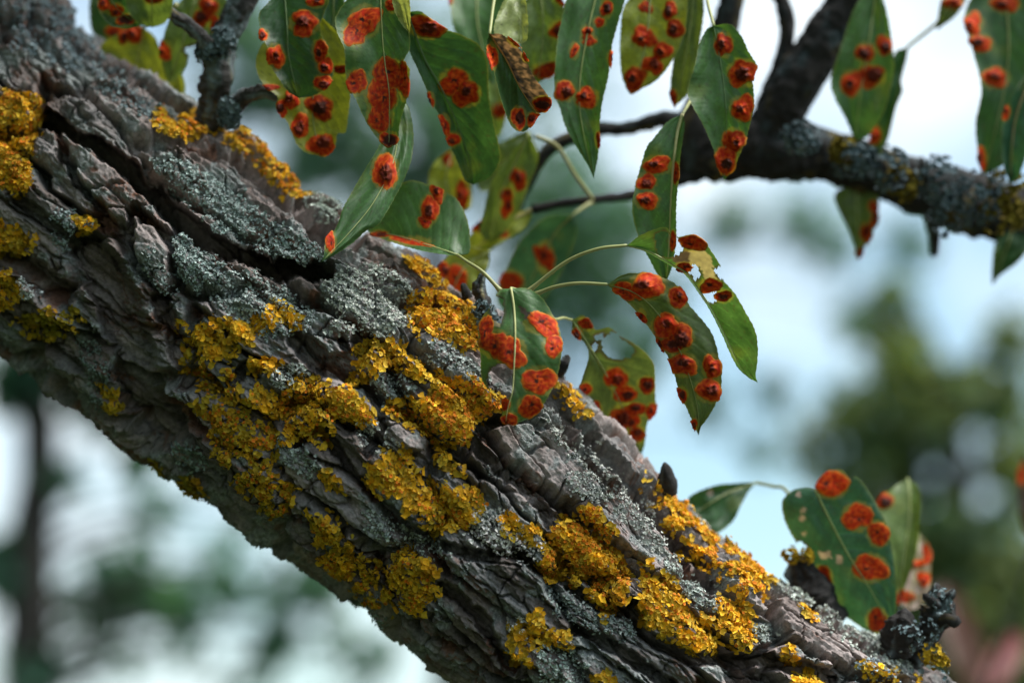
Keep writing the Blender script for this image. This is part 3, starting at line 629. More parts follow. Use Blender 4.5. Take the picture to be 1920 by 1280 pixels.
twig('leafy_spur', [(985, 690, 1.075, 18), (988, 630, 1.06, 15), (987, 580, 1.05, 13), (984, 552, 1.048, 10)], limb, 40, 14, 0.35, 14, lich=0.4)
twig('bud', [(1046, 700, 1.075, 10), (1056, 684, 1.07, 12), (1064, 668, 1.07, 6)], limb, 18, 14, 0.5, 15, col=TW * 0.45, lich=0.2)
twig('bud', [(1252, 925, 1.09, 19), (1250, 900, 1.088, 18), (1248, 878, 1.086, 10), (1246, 868, 1.086, 4)], limb, 22, 14, 0.25, 16, col=TW * 0.45, lich=0.05)
twig('broken_stub', [(1560, 1170, 1.125, 34), (1530, 1115, 1.125, 36), (1505, 1070, 1.125, 26), (1494, 1046, 1.125, 16)], limb, 80, 40, 0.55, 18, col=TW * 0.5, lich=0.1)
twig('knobby_spur', [(1690, 1260, 1.105, 40), (1715, 1215, 1.10, 30), (1745, 1180, 1.095, 25), (1762, 1140, 1.095, 24), (1758, 1118, 1.095, 20), (1755, 1095, 1.095, 7)], limb, 120, 44, 0.5, 20, col=TW * 0.6, lich=0.5)
twig('bud', [(1690, 1215, 1.09, 30), (1692, 1180, 1.085, 30), (1695, 1160, 1.085, 24), (1697, 1148, 1.085, 14)], limb, 60, 36, 0.5, 22, col=TW * 0.45, lich=0.35)
twig('bud', [(1760, 1160, 1.09, 10), (1778, 1160, 1.085, 10), (1793, 1164, 1.085, 11), (1799, 1165, 1.085, 6)], limb, 20, 12, 0.3, 24, col=TW * 0.45, lich=0.3)
twig('bud', [(1760, 1135, 1.09, 10), (1745, 1126, 1.085, 9), (1734, 1116, 1.085, 8)], limb, 16, 12, 0.3, 25, col=TW * 0.45, lich=0.3)
twig('bud', [(1770, 1125, 1.09, 12), (1782, 1115, 1.088, 9), (1788, 1106, 1.088, 5)], limb, 16, 12, 0.3, 26, col=TW * 0.45, lich=0.5)
tufts(limb, [(400, 95, 1.108, 24), (418, 78, 1.108, 22), (385, 100, 1.108, 16), (430, 205, 1.105, 18), (432, 225, 1.105, 16)], 31, n=110)
tufts(limb, [(1765, 1125, 1.085, 22), (1735, 1185, 1.085, 24), (1700, 1195, 1.08, 28), (1740, 1260, 1.085, 40), (905, 580, 1.066, 16), (915, 600, 1.066, 20)], 33, n=36, size=0.0009)
tufts(limb, [(1745, 1225, 1.082, 20), (1760, 1240, 1.082, 14), (1484, 1040, 1.12, 14), (1512, 1040, 1.12, 12)], 35, base=(.42, .27, .02), n=34, size=0.0011)

# ------------------------------------------------------------------ leaves
GRN = dict(mid=(.050, .125, .034), dark=(.030, .085, .026), lite=(.105, .165, .040), yel=(.20, .235, .028), pale=(.26, .31, .115), olive=(.080, .122, .034), teal=(.030, .095, .050), dead=(.36, .27, .24), brown=(.085, .060, .052), beige=(.34, .29, .19))
leaf_no = [0]
def leaf(parent, mid, L, R, d, pal='mid', spots=(), holes=(), pet=None, cup=0.004, roll=0.0, bend=0.004, res=(96, 45), label=None, zones=(), serr=1.0, rib=1.0, right_pal=None, ribcol=(.30, .34, .12)):
    """mid/L/R: photo outlines base->tip; d: (depth at base, at tip[, mid]); roll: left edge farther (+) / nearer (-), metres"""
    leaf_no[0] += 1; sd = leaf_no[0]; rng = np.random.default_rng(sd * 13 + 1)
    nu, nv = res; nv += 1 - nv % 2
    M = catmull(mid, nu); Lp = catmull([mid[0]] + list(L) + [mid[-1]], nu); Rp = catmull([mid[0]] + list(R) + [mid[-1]], nu)
    u = np.linspace(0, 1, nu); saw = ((u * nu / 2.6) % 1.0) * sst(0, 0.08, u) * sst(1, 0.93, u) * 1.7 * serr
    for Q in (Lp, Rp):
        o = Q - M; ln = np.linalg.norm(o, axis=1, keepdims=True) + 1e-6; Q += o / ln * (saw - 0.8 * serr)[:, None] * np.clip(ln / 8, 0, 1)
    v = np.linspace(-1, 1, nv)
    E = np.where(v[None, :, None] < 0, Lp[:, None], Rp[:, None]); px = M[:, None] + (E - M[:, None]) * np.abs(v)[None, :, None]
    U, Vv = np.meshgrid(u, v, indexing='ij')
    dep = d[0] + (d[1] - d[0]) * U + (4 * ((d[2] if len(d) > 2 else (d[0] + d[1]) / 2 - bend) - (d[0] + d[1]) / 2)) * U * (1 - U)
    wscale = np.sin(np.pi * np.clip(U * 0.9 + 0.05, 0, 1))
    dep = dep - cup * (Vv ** 2 - 0.3) * wscale + roll * Vv * wscale * -1
    dep = dep + 0.0016 * fbm(U * 3 + sd, Vv * 1.4 + sd, 2, sd) + 0.0009 * np.sin(U * 22 + sd) * np.abs(Vv) ** 2
    vu = U * 10 - 3.2 * np.abs(Vv); dv_ = np.abs(vu - np.round(vu)); vein = np.exp(-(dv_ / 0.06) ** 2) * (np.abs(Vv) < 0.95)
    dep = dep + 0.00045 * vein * wscale
    X, Y = px[..., 0], px[..., 1]
    C = pc(X, Y, dep)
    base = c3(*GRN[pal]) * 0.88; col = np.ones((nu, nv, 3)) * base
    if right_pal: col = np.where((Vv > 0.04)[..., None], c3(*GRN[right_pal]), col)
    n1 = fbm(X / 40 + sd, Y / 40, 3, sd + 3)
    col = col * (1 + 0.22 * n1 + 0.10 * fbm(X / 6, Y / 6, 2, sd + 5))[..., None]
    yl = sst(0.3, 0.8, fbm(X / 70 + 2 * sd, Y / 70, 2, sd + 7) * 0.9)[..., None] * 0.35
    col = col * (1 - yl) + c3(.17, .20, .03) * (col.mean(2, keepdims=True) / 0.09) ** 0.4 * yl
    col = col * (1 + 0.55 * vein * np.clip(1.2 - np.abs(Vv), 0, 1))[..., None]
    nf1, nf2, _, _, _, _ = vor(U * 34 + 0.5 * Vv, Vv * 11, sd); col = col * (1 + 0.22 * np.exp(-((nf2 - nf1) / 0.10) ** 2))[..., None]
    dk_ = sst(0.52, 0.70, fbm(X / 7 + sd, Y / 7, 2, sd + 31))[..., None] * 0.6; col = col * (1 - dk_) + c3(.05, .045, .02) * dk_
    fine = pn(U * 60, Vv * 22, sd) ; col = col * (1 + 0.10 * fine)[..., None]
    mg = sst(0.955, 0.985, np.abs(Vv))[..., None] * 0.5; col = col * (1 - mg) + c3(.22, .24, .06) * mg
    if right_pal:
        bn = fbm(X / 16 + Y / 30, Y / 9 - X / 18, 4, sd + 90)[..., None]; col = np.where((Vv > 0.04)[..., None], c3(.030, .024, .026) + c3(.20, .115, .095) * np.clip(0.25 + bn, 0, 1.2), col)
    keep = np.ones((nu, nv), bool)
    for hp in holes:
        ins = in_poly(X + 3 * pn(X / 7, Y / 7, sd), Y + 3 * pn(X / 7 + 9, Y / 7, sd), hp); keep &= ~ins
        ed = sst(9, 2, d_poly(X, Y, hp, True))[..., None] * 0.75; col = col * (1 - ed) + c3(.055, .035, .022) * ed
    for zp, zc in zones:
        ins = in_poly(X + 4 * pn(X / 9, Y / 9, sd + 1), Y + 4 * pn(X / 9 + 9, Y / 9, sd + 2), zp)[..., None]
        col = np.where(ins, c3(*GRN[zc]) * (1 + 0.3 * fbm(X / 10, Y / 10, 2, sd)[..., None]), col)
    halo = np.zeros((nu, nv))
    for s in spots:
        x, y, rx, ry = s[:4]; dd = np.hypot((X - x) / (rx + 3), (Y - y) / (ry + 3)) + 0.12 * pn(X / 8, Y / 8, sd + 60); halo = np.maximum(halo, sst(1.14, 0.98, dd))
    hl = halo[..., None] * 0.38; col = col * (1 - hl) + c3(.36, .27, .022) * hl
    # mesh without the eaten parts
    Fc = grid_faces(nu, nv); kf = keep.ravel()[Fc].all(1); Fc = Fc[kf]
    Wd = to_world(C).reshape(-1, 3); vs, ri = np.unique(Fc, return_inverse=True)
    o = adopt(mesh_obj('leaf', Wd[vs], [ri.reshape(-1, 4)], M_LEAF, col=col.reshape(-1, 3)[vs]), parent)
    if label: o['label'] = label
    kx = X.ravel()[vs]; ky = Y.ravel()[vs]; kd = dep.ravel()[vs]
    # midrib and stalk
    if rib:
        mc = pc(M[:, 0], M[:, 1], dep[:, nv // 2] - 0.00025); inside = keep[:, nv // 2]
        last = nu if inside.all() else max(6, int(np.argmax(~inside & (u > 0.1))) or nu)
        e = slice(0, max(6, last - 2), 2)
        mr = np.interp(u, [0, 1], [2.3 * rib, 0.6])[e] * d[0] / FPX
        V, Fq, cp, _, _ = tube_cam(mc[e], mr, 7)
        c = np.ones((len(V), 3)) * c3(*ribcol) * (0.75 if pal in ('dark', 'teal') else 1)
        r_ = mesh_obj('midrib', V, [Fq, cp], M_STALK, parent=o, col=c)
    if pet:
        Cp = catmull(pet, 30); P = pc(Cp[:, 0], Cp[:, 1], Cp[:, 2]); rr = np.linspace(3.9, 2.9, 30) * d[0] / FPX; rr[:4] *= [1.5, 1.35, 1.2, 1.1]
        V, Fq, cp, s_, _ = tube_cam(P, rr, 10)
        cc = np.array([c3(.30, .29, .115)] * len(V)); gr = np.r_[np.repeat(np.linspace(0, 1, 30), 10), 0, 1][:, None]
        cc = cc * (1 - 0.25 * gr) + c3(.20, .30, .06) * 0.25 * gr
        mesh_obj('petiole', V, [Fq, cp], M_STALK, parent=o, col=cc)
    # rust spots: irregular raised blisters on the blade
    for si, s in enumerate(spots):
        x, y, rx, ry = s[:4]; rx *= 1.12; ry *= 1.12; style = s[4] if len(s) > 4 else 'gall'; rot = s[5] if len(s) > 5 else 0.0
        na, nr = 30, 10; ph = np.arange(na) / na * 2 * math.pi; q = rng.uniform(0, 6.28, 4)
        am = rng.uniform(0.6, 1.7); rad = 1 + am * (0.10 * np.cos(2 * ph + q[0]) + 0.08 * np.cos(3 * ph + q[1]) + 0.05 * np.cos(5 * ph + q[2])) + 0.025 * np.cos(11 * ph + q[3]) + rng.normal(0, 0.02, na)
        rho = np.linspace(0, 1, nr + 1)[1:]
        ex = (rho[:, None] * rad[None] * np.cos(ph) * rx); ey = (rho[:, None] * rad[None] * np.sin(ph) * ry)
        sx = np.r_[x, (x + ex * math.cos(rot) - ey * math.sin(rot)).ravel()]; sy = np.r_[y, (y + ex * math.sin(rot) + ey * math.cos(rot)).ravel()]
        dm = (sx[:, None] - kx[None]) ** 2 + (sy[:, None] - ky[None]) ** 2; nb = dm.argmin(1); dist = np.sqrt(dm.min(1))
        far = dist > (4.5 if style == 'gall' else 3.0)
        pull = np.where(far, 1 - (3.0 / np.maximum(dist, 3.0)), 0)
        sx = sx + (kx[nb] - sx) * pull; sy = sy + (ky[nb] - sy) * pull
        i4 = np.argpartition(dm, 3, axis=1)[:, :4]; w4 = 1 / (np.take_along_axis(dm, i4, 1) + 0.3); sdp = (kd[i4] * w4).sum(1) / w4.sum(1)
        rh = np.r_[0, np.repeat(rho, na)]; nz = fbm(sx / 7 + sd, sy / 7, 3, sd + si)
        gx = rng.uniform(-0.25, 0.25) * rx; gy = rng.uniform(-0.25, 0.25) * ry
        gd = np.hypot((sx - x - gx) / rx, (sy - y - gy) / ry) + 0.14 * nz
        scale = min(rx, ry) / 20
        if style == 'gall':
            bump = 0.0021 * scale * sst(0.62, 0.25, gd) * (1 + 0.75 * fbm(sx / 9 + sd, sy / 9, 2, sd + si + 70)) + 0.0005 * scale * sst(1.0, 0.5, rh)
        else:
            bump = 0.00022 * sst(1.0, 0.4, rh) * (1 + 0.5 * nz)
        off = 0.00016 + bump - 0.00030 * sst(0.93, 1.0, rh)
        V = to_world(pc(sx, sy, sdp - off))
        bv = rng.uniform(0.5, 1.0); oc = c3(.62, .030, .006) * bv; orr = c3(.78, .105, .010) * (0.25 + 0.75 * bv); dk = c3(.055, .016, .011)
        c = oc * (1 - sst(-0.3, 0.5, nz)[:, None]) + orr * sst(-0.3, 0.5, nz)[:, None]
        rim = sst(0.78, 0.97, rh + 0.08 * nz)[:, None]; c = c * (1 - 0.75 * rim) + c3(.62, .24, .022) * 0.75 * rim; rim2 = sst(0.93, 1.0, rh)[:, None]; c = c * (1 - 0.7 * rim2) + (c3(.36, .27, .022) * 0.45 + base * 0.55) * 0.7 * rim2
        if style == 'gall': gk = rng.uniform(0.30, 0.66); kk = sst(gk, gk - 0.16, gd)[:, None] * rng.uniform(0.8, 1.0)
        elif style == 'flat':
            kk = sst(0.20, 0.10, gd)[:, None]
            for _ in range(4):
                ang = rng.uniform(0, 6.28); rr_ = rng.uniform(0.2, 0.6)
                kk = np.maximum(kk, 0.8 * sst(0.10, 0.04, np.hypot((sx - x) / rx - rr_ * math.cos(ang), (sy - y) / ry - rr_ * math.sin(ang)))[:, None])
            kk = np.maximum(kk, 0.5 * sst(0.1, 0.6, fbm(sx / 9, sy / 9, 3, sd + 50 + si))[:, None])
        else: kk = sst(0.95, 0.55, gd)[:, None]
        c = c * (1 - kk) + dk * kk
        j = np.arange(na); j2 = (j + 1) % na
        tri = np.stack([j * 0, 1 + j, 1 + j2], 1); qd = np.concatenate([np.stack([1 + r * na + j, 1 + (r + 1) * na + j, 1 + (r + 1) * na + j2, 1 + r * na + j2], 1) for r in range(nr - 1)])
        mesh_obj('rust_spot', V, [tri, qd], M_SPOT, parent=o, col=c)
    return o
F_, G_ = 'flat', 'gall'
# -- leaves on the limb's own spurs
leaf(limb, [(958, 540), (964, 581), (966, 632), (964, 685), (961, 732), (952, 766), (948, 797)],
     [(936, 545), (922, 572), (902, 598), (897, 628), (901, 668), (904, 712), (925, 740), (941, 760), (941, 785)],
     [(990, 541), (1016, 558), (1037, 591), (1050, 621), (1053, 658), (1048, 692), (1037, 726), (1020, 756), (1000, 779), (970, 793)],
     (1.036, 1.022), 'mid', [(929, 645, 26, 24, F_), (959, 662, 26, 27, F_), (911, 620, 12, 30, F_, 0.25), (1020, 608, 34, 17, F_, 0.62), (1038, 648, 17, 20, F_), (1011, 714, 29, 25, F_), (995, 762, 22, 20, F_), (955, 786, 14, 12, F_), (948, 757, 7, 14, F_)],
     holes=[[(915, 716), (922, 692), (940, 684), (960, 688), (960, 735), (952, 745), (940, 752), (922, 735)], [(930, 556), (941, 562), (944, 588), (938, 604), (925, 598), (921, 582)]],
     zones=[([(970, 572), (985, 578), (1005, 600), (1012, 615), (998, 610), (980, 590)], 'brown'), ([(925, 600), (940, 598), (938, 612), (922, 612)], 'beige')],
     cup=-0.006, roll=0.002, pet=[(984, 556, 1.048), (972, 545, 1.044), (958, 540, 1.037)], label='broad green leaf with large red rust spots and a bite, hanging in front of the limb', ribcol=(.42, .42, .17), rib=1.2)
leaf(limb, [(858, 478), (800, 459), (740, 441), (688, 433)], [(842, 478), (790, 470), (740, 456), (708, 444)],
     [(880, 474), (881, 440), (874, 405), (855, 372), (820, 354), (770, 338), (735, 360), (705, 402)], (1.065, 1.09), 'mid',
     [(820, 362, 12, 18, G_), (806, 392, 15, 26, G_, 0.15), (797, 416, 12, 10, F_), (768, 452, 38, 6, F_, 0.2), (712, 439, 16, 6, G_)], cup=0.0, roll=-0.008,
     pet=[(938, 545, 1.05), (905, 510, 1.052), (875, 490, 1.058), (858, 478, 1.065)], label='green leaf lying sideways with rust spots, behind the curved hanging leaf')
leaf(limb, [(1138, 533), (1195, 552), (1243, 600), (1276, 660), (1300, 730), (1309, 775), (1310, 816)],
     [(1148, 543), (1168, 560), (1187, 577), (1210, 606), (1228, 630), (1246, 659), (1258, 679), (1266, 708), (1274, 737), (1287, 764), (1297, 787), (1306, 808)],
     [(1168, 515), (1200, 512), (1235, 519), (1260, 528), (1281, 548), (1291, 570), (1310, 592), (1331, 618), (1342, 644), (1348, 670), (1353, 690), (1353, 706), (1351, 732), (1340, 761), (1325, 786), (1315, 799)],
     (1.038, 1.034), 'olive', [(1172, 545, 22, 15, F_, 0.3), (1213, 537, 34, 22, G_, -0.45), (1272, 557, 17, 21, G_), (1250, 612, 26, 22, G_), (1276, 632, 22, 24, G_), (1262, 645, 24, 14, G_), (1279, 684, 26, 20, G_, 0.4), (1335, 688, 16, 22, G_), (1330, 731, 24, 20, G_), (1203, 595, 6, 14, G_, -0.8), (1236, 648, 7, 14, G_, -0.5), (1277, 742, 10, 15, G_), (1301, 796, 7, 10, G_)],
     cup=-0.004, roll=0.004, pet=[(1003, 552, 1.048), (1040, 538, 1.044), (1085, 531, 1.04), (1138, 533, 1.038)], label='drooping olive leaf with swollen brown galls on its underside', rib=0.6, ribcol=(.20, .22, .06))
leaf(limb, [(1175, 460), (1222, 474), (1264, 498), (1288, 513), (1315, 549), (1338, 584), (1357, 622), (1388, 686), (1402, 706), (1421, 717)],
     [(1210, 472), (1250, 494), (1284, 515), (1311, 551), (1334, 587), (1353, 626), (1384, 690)],
     [(1201, 441), (1246, 426), (1264, 444), (1300, 441), (1322, 455), (1340, 480), (1352, 501), (1357, 526), (1377, 549), (1397, 583), (1416, 620), (1421, 652), (1420, 680), (1417, 702)],
     (1.04, 1.05), 'mid', [(1300, 455, 24, 14, F_, 0.2), (1283, 502, 16, 8, G_, -0.1), (1333, 536, 20, 12, G_), (1356, 555, 16, 9, G_)],
     holes=[[(1230, 440), (1246, 434), (1266, 447), (1279, 460), (1276, 470), (1262, 480), (1240, 480), (1234, 470)], [(1290, 505), (1304, 499), (1312, 511), (1305, 525)], [(1317, 548), (1345, 551), (1344, 560), (1336, 566), (1326, 562)], [(1341, 506), (1366, 500), (1364, 520), (1348, 520)]],
     zones=[([(1290, 470), (1320, 466), (1335, 485), (1342, 522), (1324, 526), (1312, 500), (1292, 498)], 'beige'), ([(1258, 482), (1292, 466), (1294, 498), (1270, 502)], 'brown')],
     cup=0.002, roll=0.012, pet=[(988, 548, 1.05), (1060, 492, 1.045), (1120, 467, 1.04), (1175, 460, 1.04)], label='ragged half-eaten leaf with beige dead tissue, on a long arched stalk', rib=0.7)
leaf(limb, [(1072, 600), (1086, 620), (1109, 656), (1138, 704), (1170, 770), (1204, 850)],
     [(1074, 624), (1096, 643), (1104, 668), (1094, 704), (1089, 730), (1110, 760), (1116, 794), (1126, 812), (1143, 832), (1156, 842), (1188, 846)],
     [(1094, 591), (1116, 618), (1142, 614), (1164, 630), (1189, 644), (1210, 660), (1226, 681), (1229, 708), (1229, 740), (1228, 770), (1214, 792), (1209, 832)],
     (1.085, 1.13), 'olive', [(1155, 708, 20, 19, G_), (1172, 738, 20, 16, G_), (1164, 788, 22, 25, G_), (1192, 767, 18, 12, G_), (1187, 790, 12, 13, G_), (1194, 814, 15, 13, G_), (1213, 722, 15, 14, G_), (1222, 771, 10, 15, G_), (1118, 769, 9, 15, G_), (1122, 796, 12, 14, G_), (1098, 729, 11, 11, G_), (1100, 606, 14, 11, F_), (1082, 626, 9, 11, G_)],
     holes=[[(1129, 646), (1135, 632), (1150, 624), (1165, 635), (1182, 648), (1188, 658), (1180, 666), (1160, 673), (1140, 668), (1131, 659)], [(1117, 630), (1130, 626), (1131, 636), (1119, 638)], [(1109, 648), (1118, 642), (1119, 656), (1112, 657)]],
     cup=0.004, roll=0.0, pet=[(990, 565, 1.052), (1035, 597, 1.07), (1056, 596, 1.08), (1072, 600, 1.085)], label='leaf with a large round hole and clustered red galls', res=(100, 51))
# -- right hand spur
leaf(limb, [(1528, 918), (1563, 988), (1595, 1047), (1625, 1093), (1651, 1140), (1668, 1190)],
     [(1514, 914), (1488, 918), (1470, 933), (1466, 950), (1473, 980), (1490, 1012), (1505, 1038), (1522, 1076), (1546, 1111), (1575, 1146), (1604, 1168), (1633, 1185)],
     [(1534, 904), (1552, 886), (1575, 879), (1589, 892), (1594, 906), (1604, 892), (1622, 910), (1642, 942), (1662, 982), (1674, 1035), (1680, 1088), (1680, 1140), (1675, 1172)],
     (1.12, 1.125), 'teal', [(1558, 905, 30, 25, F_), (1608, 968, 26, 24, F_), (1648, 1000, 19, 22, F_), (1632, 1064, 30, 24, F_, 0.3), (1540, 1090, 19, 27, F_), (1645, 1162, 18, 20, F_)],
     zones=[([(1494, 920), (1502, 920), (1500, 932), (1493, 928)], 'dead'), ([(1497, 953), (1512, 952), (1510, 960), (1500, 962)], 'dead'), ([(1494, 966), (1508, 968), (1508, 976), (1498, 974)], 'dead'), ([(1532, 1034), (1555, 1033), (1558, 1045), (1540, 1048)], 'dead'), ([(1572, 1040), (1579, 1040), (1577, 1058), (1570, 1056)], 'dead'), ([(1505, 996), (1512, 996), (1510, 1005), (1504, 1004)], 'dead')],
     holes=[[(1495, 1016), (1512, 1024), (1512, 1030), (1498, 1032)]], cup=-0.005, roll=0.004, res=(110, 55), pet=[(1700, 1225, 1.11), (1690, 1205, 1.12), (1668, 1190, 1.126)],
     label='large dark green leaf with red spots and pale specks, standing behind the limb', ribcol=(.22, .30, .09))
leaf(limb, [(1702, 896), (1706, 960), (1696, 1040), (1682, 1135)], [(1672, 915), (1646, 942), (1650, 985), (1664, 1045), (1674, 1100)], [(1725, 918), (1724, 990), (1714, 1050), (1694, 1105)], (1.19, 1.17), 'lite',
     [(1657, 938, 18, 14, G_), (1688, 1120, 12, 14, F_)], res=(60, 31), label='pale green blurred leaf behind the large dark green one')
leaf(limb, [(1724, 1000), (1716, 1060), (1704, 1145)], [(1696, 1025), (1688, 1060), (1692, 1090), (1684, 1122)], [(1742, 1025), (1746, 1070), (1742, 1105), (1726, 1135)], (1.20, 1.18), 'dead',
     [(1738, 1038, 9, 18, F_), (1714, 1056, 22, 8, G_), (1732, 1084, 14, 12, G_), (1700, 1118, 16, 10, F_)], res=(50, 27), label='withered pinkish leaf with red blotches', rib=0.5)
leaf(limb, [(1418, 905), (1360, 926), (1296, 966)], [(1390, 905), (1340, 910), (1292, 932)], [(1403, 922), (1388, 950), (1371, 980), (1335, 1000)], (1.17, 1.15), 'dark', [], zones=[([(1325, 920), (1335, 915), (1340, 925), (1330, 932)], 'dead')],
     res=(60, 31), pet=[(1530, 1010, 1.16), (1476, 922, 1.165), (1450, 912, 1.168), (1418, 905, 1.17)], label='dark green leaf pointing behind the crest of the limb')
# -- leaves of the upright twig
leaf(limb, [(270, 52), (262, 95), (254, 130), (250, 185)], [(226, 62), (190, 85), (196, 112), (216, 136), (232, 160)], [(292, 72), (304, 108), (314, 140), (322, 165), (292, 188)], (1.16, 1.17), 'yel', [(252, 64, 17, 17, G_), (233, 66, 10, 18, G_, 0.5)], res=(70, 35),
     zones=[([(215, 110), (221, 108), (222, 116), (216, 117)], 'brown'), ([(245, 122), (252, 120), (252, 130), (246, 130)], 'brown'), ([(200, 100), (206, 102), (204, 114), (199, 112)], 'brown'), ([(233, 118), (240, 118), (240, 125), (234, 124)], 'brown')], pet=[(330, 10, 1.13), (295, 25, 1.15), (270, 52, 1.16)], label='yellow green leaf with two galls tucked behind the limb', ribcol=(.34, .34, .08))
leaf(limb, [(372, -20), (352, 45), (335, 105), (316, 156)], [(335, 5), (312, 50), (302, 100), (309, 140)], [(424, 0), (416, 40), (402, 62), (374, 82), (354, 90), (352, 112), (345, 132), (330, 148)], (1.145, 1.15), 'lite', [(391, 12, 17, 17, G_), (380, 33, 16, 16, G_), (403, 45, 10, 14, G_), (301, 95, 18, 18, G_)], res=(80, 37), label='dark olive leaf with paired galls behind the upright twig', holes=[[(346, 92), (372, 84), (366, 98), (352, 104)]])
leaf(limb, [(325, 110), (334, 150), (340, 187)], [(312, 130), (312, 165), (325, 183)], [(335, 125), (345, 155), (346, 175)], (1.18, 1.18), 'yel', [], res=(40, 21), label='small yellow leaf tip behind the upright twig')
leaf(limb, [(285, -90), (284, -20), (286, 52)], [(246, -60), (236, -10), (242, 25), (262, 46)], [(322, -60), (326, -10), (322, 22), (308, 44)], (0.97, 0.985), 'lite', [(284, -2, 12, 9, F_), (297, -4, 10, 9, F_)], res=(60, 31), label='soft rounded green leaf in front of the side twig')
leaf(limb, [(190, -40), (215, 10), (258, 48)], [(182, -10), (186, 22), (205, 46), (232, 52)], [(225, -30), (250, 5), (262, 30)], (0.99, 1.0), 'dark', [(195, 8, 10, 14, G_), (218, 20, 12, 12, G_), (235, 38, 16, 10, 'dark')], res=(50, 27), label='dark reddish curled leaf above the limb')

leaf(limb, [(208, -60), (214, 30), (228, 112)], [(172, -20), (170, 50), (196, 100)], [(262, -20), (268, 45), (252, 92)], (1.19, 1.20), 'dark', [(215, 60, 16, 12, G_)], res=(50, 27), label='shaded dark leaf behind the shoulder of the limb')
# ------------------------------------------------------------------ shoot above the limb with hanging leaves
shoot = tag(link('leafy_shoot', None), 'leafy pear shoot hanging a curtain of rust-spotted leaves over the limb', 'shoot')
shoot.location = Vector(to_world(pc(850, -140, 1.1)).tolist())
twig('stem', [(420, -120, 1.12, 16), (600, -150, 1.11, 15), (850, -160, 1.10, 14), (1080, -150, 1.11, 13), (1300, -130, 1.14, 14), (1420, -100, 1.2, 16)], shoot, 60, 12, 0.2, 41)
def hang(x, y, d): return [(x + 6, -150, 1.11), (x + 3, (y - 150) / 2, (1.11 + d) / 2), (x, y, d)]
leaf(shoot, [(745, 178), (746, 250), (735, 310), (700, 380), (655, 436), (603, 491)], [(722, 215), (712, 270), (689, 310), (662, 356), (643, 391), (630, 427), (611, 449), (608, 474)],
     [(764, 198), (773, 233), (775, 272), (770, 304), (757, 338), (746, 360), (712, 418), (685, 434), (662, 455), (634, 474)], (1.085, 1.035), 'mid', [(722, 322, 23, 31, G_, -0.2), (619, 452, 9, 20, F_)], cup=-0.004, res=(110, 51), label='long curved green leaf with one oval gall, its tip over the limb', rib=0.6)
leaf(shoot, [(590, 20), (592, 120), (586, 210), (600, 293)], [(505, 70), (480, 112), (486, 146), (502, 166), (520, 182), (522, 206), (540, 232), (556, 270), (576, 287)], [(648, 80), (656, 140), (657, 182), (653, 216), (648, 248), (633, 251), (628, 272), (612, 290)], (1.10, 1.09), 'yel',
     [(546, 187, 17, 17, G_), (527, 205, 12, 14, G_), (600, 201, 24, 23, G_), (563, 236, 17, 22, G_), (603, 272, 24, 22, G_), (506, 164, 18, 6, F_), (640, 130, 14, 8, F_)], res=(90, 45), label='yellow green leaf with five dark-centred galls above the crest strip')
leaf(shoot, [(532, -30), (538, 50), (542, 110), (560, 184)], [(503, 5), (486, 26), (488, 55), (490, 72), (500, 86), (506, 120), (524, 150), (540, 172)], [(612, -10), (608, 25), (600, 50), (607, 80), (624, 115), (625, 140), (610, 165), (586, 180)], (1.085, 1.08), 'dark',
     [(571, 44, 25, 22, G_), (516, 107, 16, 22, G_), (601, 96, 13, 20, G_), (611, 124, 15, 14, G_), (606, 155, 16, 14, G_), (592, 2, 16, 11, G_), (492, 66, 10, 10, G_)], cup=0.004, pet=hang(532, -30, 1.085), res=(90, 45), label='dark green hanging leaf with galls along its right edge', ribcol=(.16, .24, .09))
leaf(shoot, [(626, -40), (626, 60), (634, 145)], [(606, 0), (602, 55), (612, 105)], [(648, 10), (650, 70), (648, 120)], (1.11, 1.11), 'dark', [], res=(50, 23), label='narrow shaded leaf between two spotted hanging leaves')
leaf(shoot, [(712, -30), (717, 70), (722, 120), (730, 180), (729, 277)], [(662, -10), (630, 30), (632, 60), (645, 92), (648, 140), (655, 166), (668, 188), (680, 216), (695, 242), (712, 264)], [(744, 10), (757, 38), (767, 62), (768, 92), (757, 115), (768, 130), (766, 162), (762, 188), (750, 230), (745, 264)], (1.065, 1.06), 'mid',
     [(684, 40, 26, 28, F_, 0.6), (665, 60, 22, 24, F_), (728, 140, 30, 28, F_), (668, 154, 20, 22, F_), (716, 180, 28, 30, F_), (712, 220, 22, 26, F_), (757, 150, 10, 34, F_), (729, 262, 16, 14, 'dark'), (738, 8, 14, 14, F_)], pet=hang(712, -30, 1.065), cup=0.005, res=(100, 49), label='broad hanging leaf with a blackened tip and merging red blotches', rib=0.7)
leaf(shoot, [(764, 22), (795, 108), (828, 167), (860, 240), (880, 300), (888, 347)], [(766, 60), (769, 98), (783, 128), (800, 168), (813, 198), (826, 222), (843, 270), (856, 300), (872, 338)], [(790, 22), (811, 40), (834, 55), (863, 65), (895, 82), (910, 104), (915, 125), (917, 183), (934, 266), (938, 300), (920, 332)], (1.075, 1.095), 'dark',
     [(801, 50, 32, 20, G_, 0.25), (853, 155, 26, 24, F_, 0.5), (874, 176, 24, 22, G_), (806, 190, 7, 15, G_), (834, 236, 8, 20, G_, -0.3), (849, 262, 13, 12, G_)], pet=[(752, -150, 1.11), (745, -60, 1.09), (764, 22, 1.075)], cup=0.006, res=(110, 51), label='long dark leaf with a shouldered outline and a double red spot', ribcol=(.14, .22, .09))
leaf(shoot, [(745, -60), (752, 0), (768, 62)], [(733, -30), (738, 15), (752, 45)], [(760, -40), (768, 0), (770, 40)], (1.055, 1.06), 'pale', [], res=(40, 17), label='pale narrow leaf edge beside the blackened-tip leaf', rib=0)
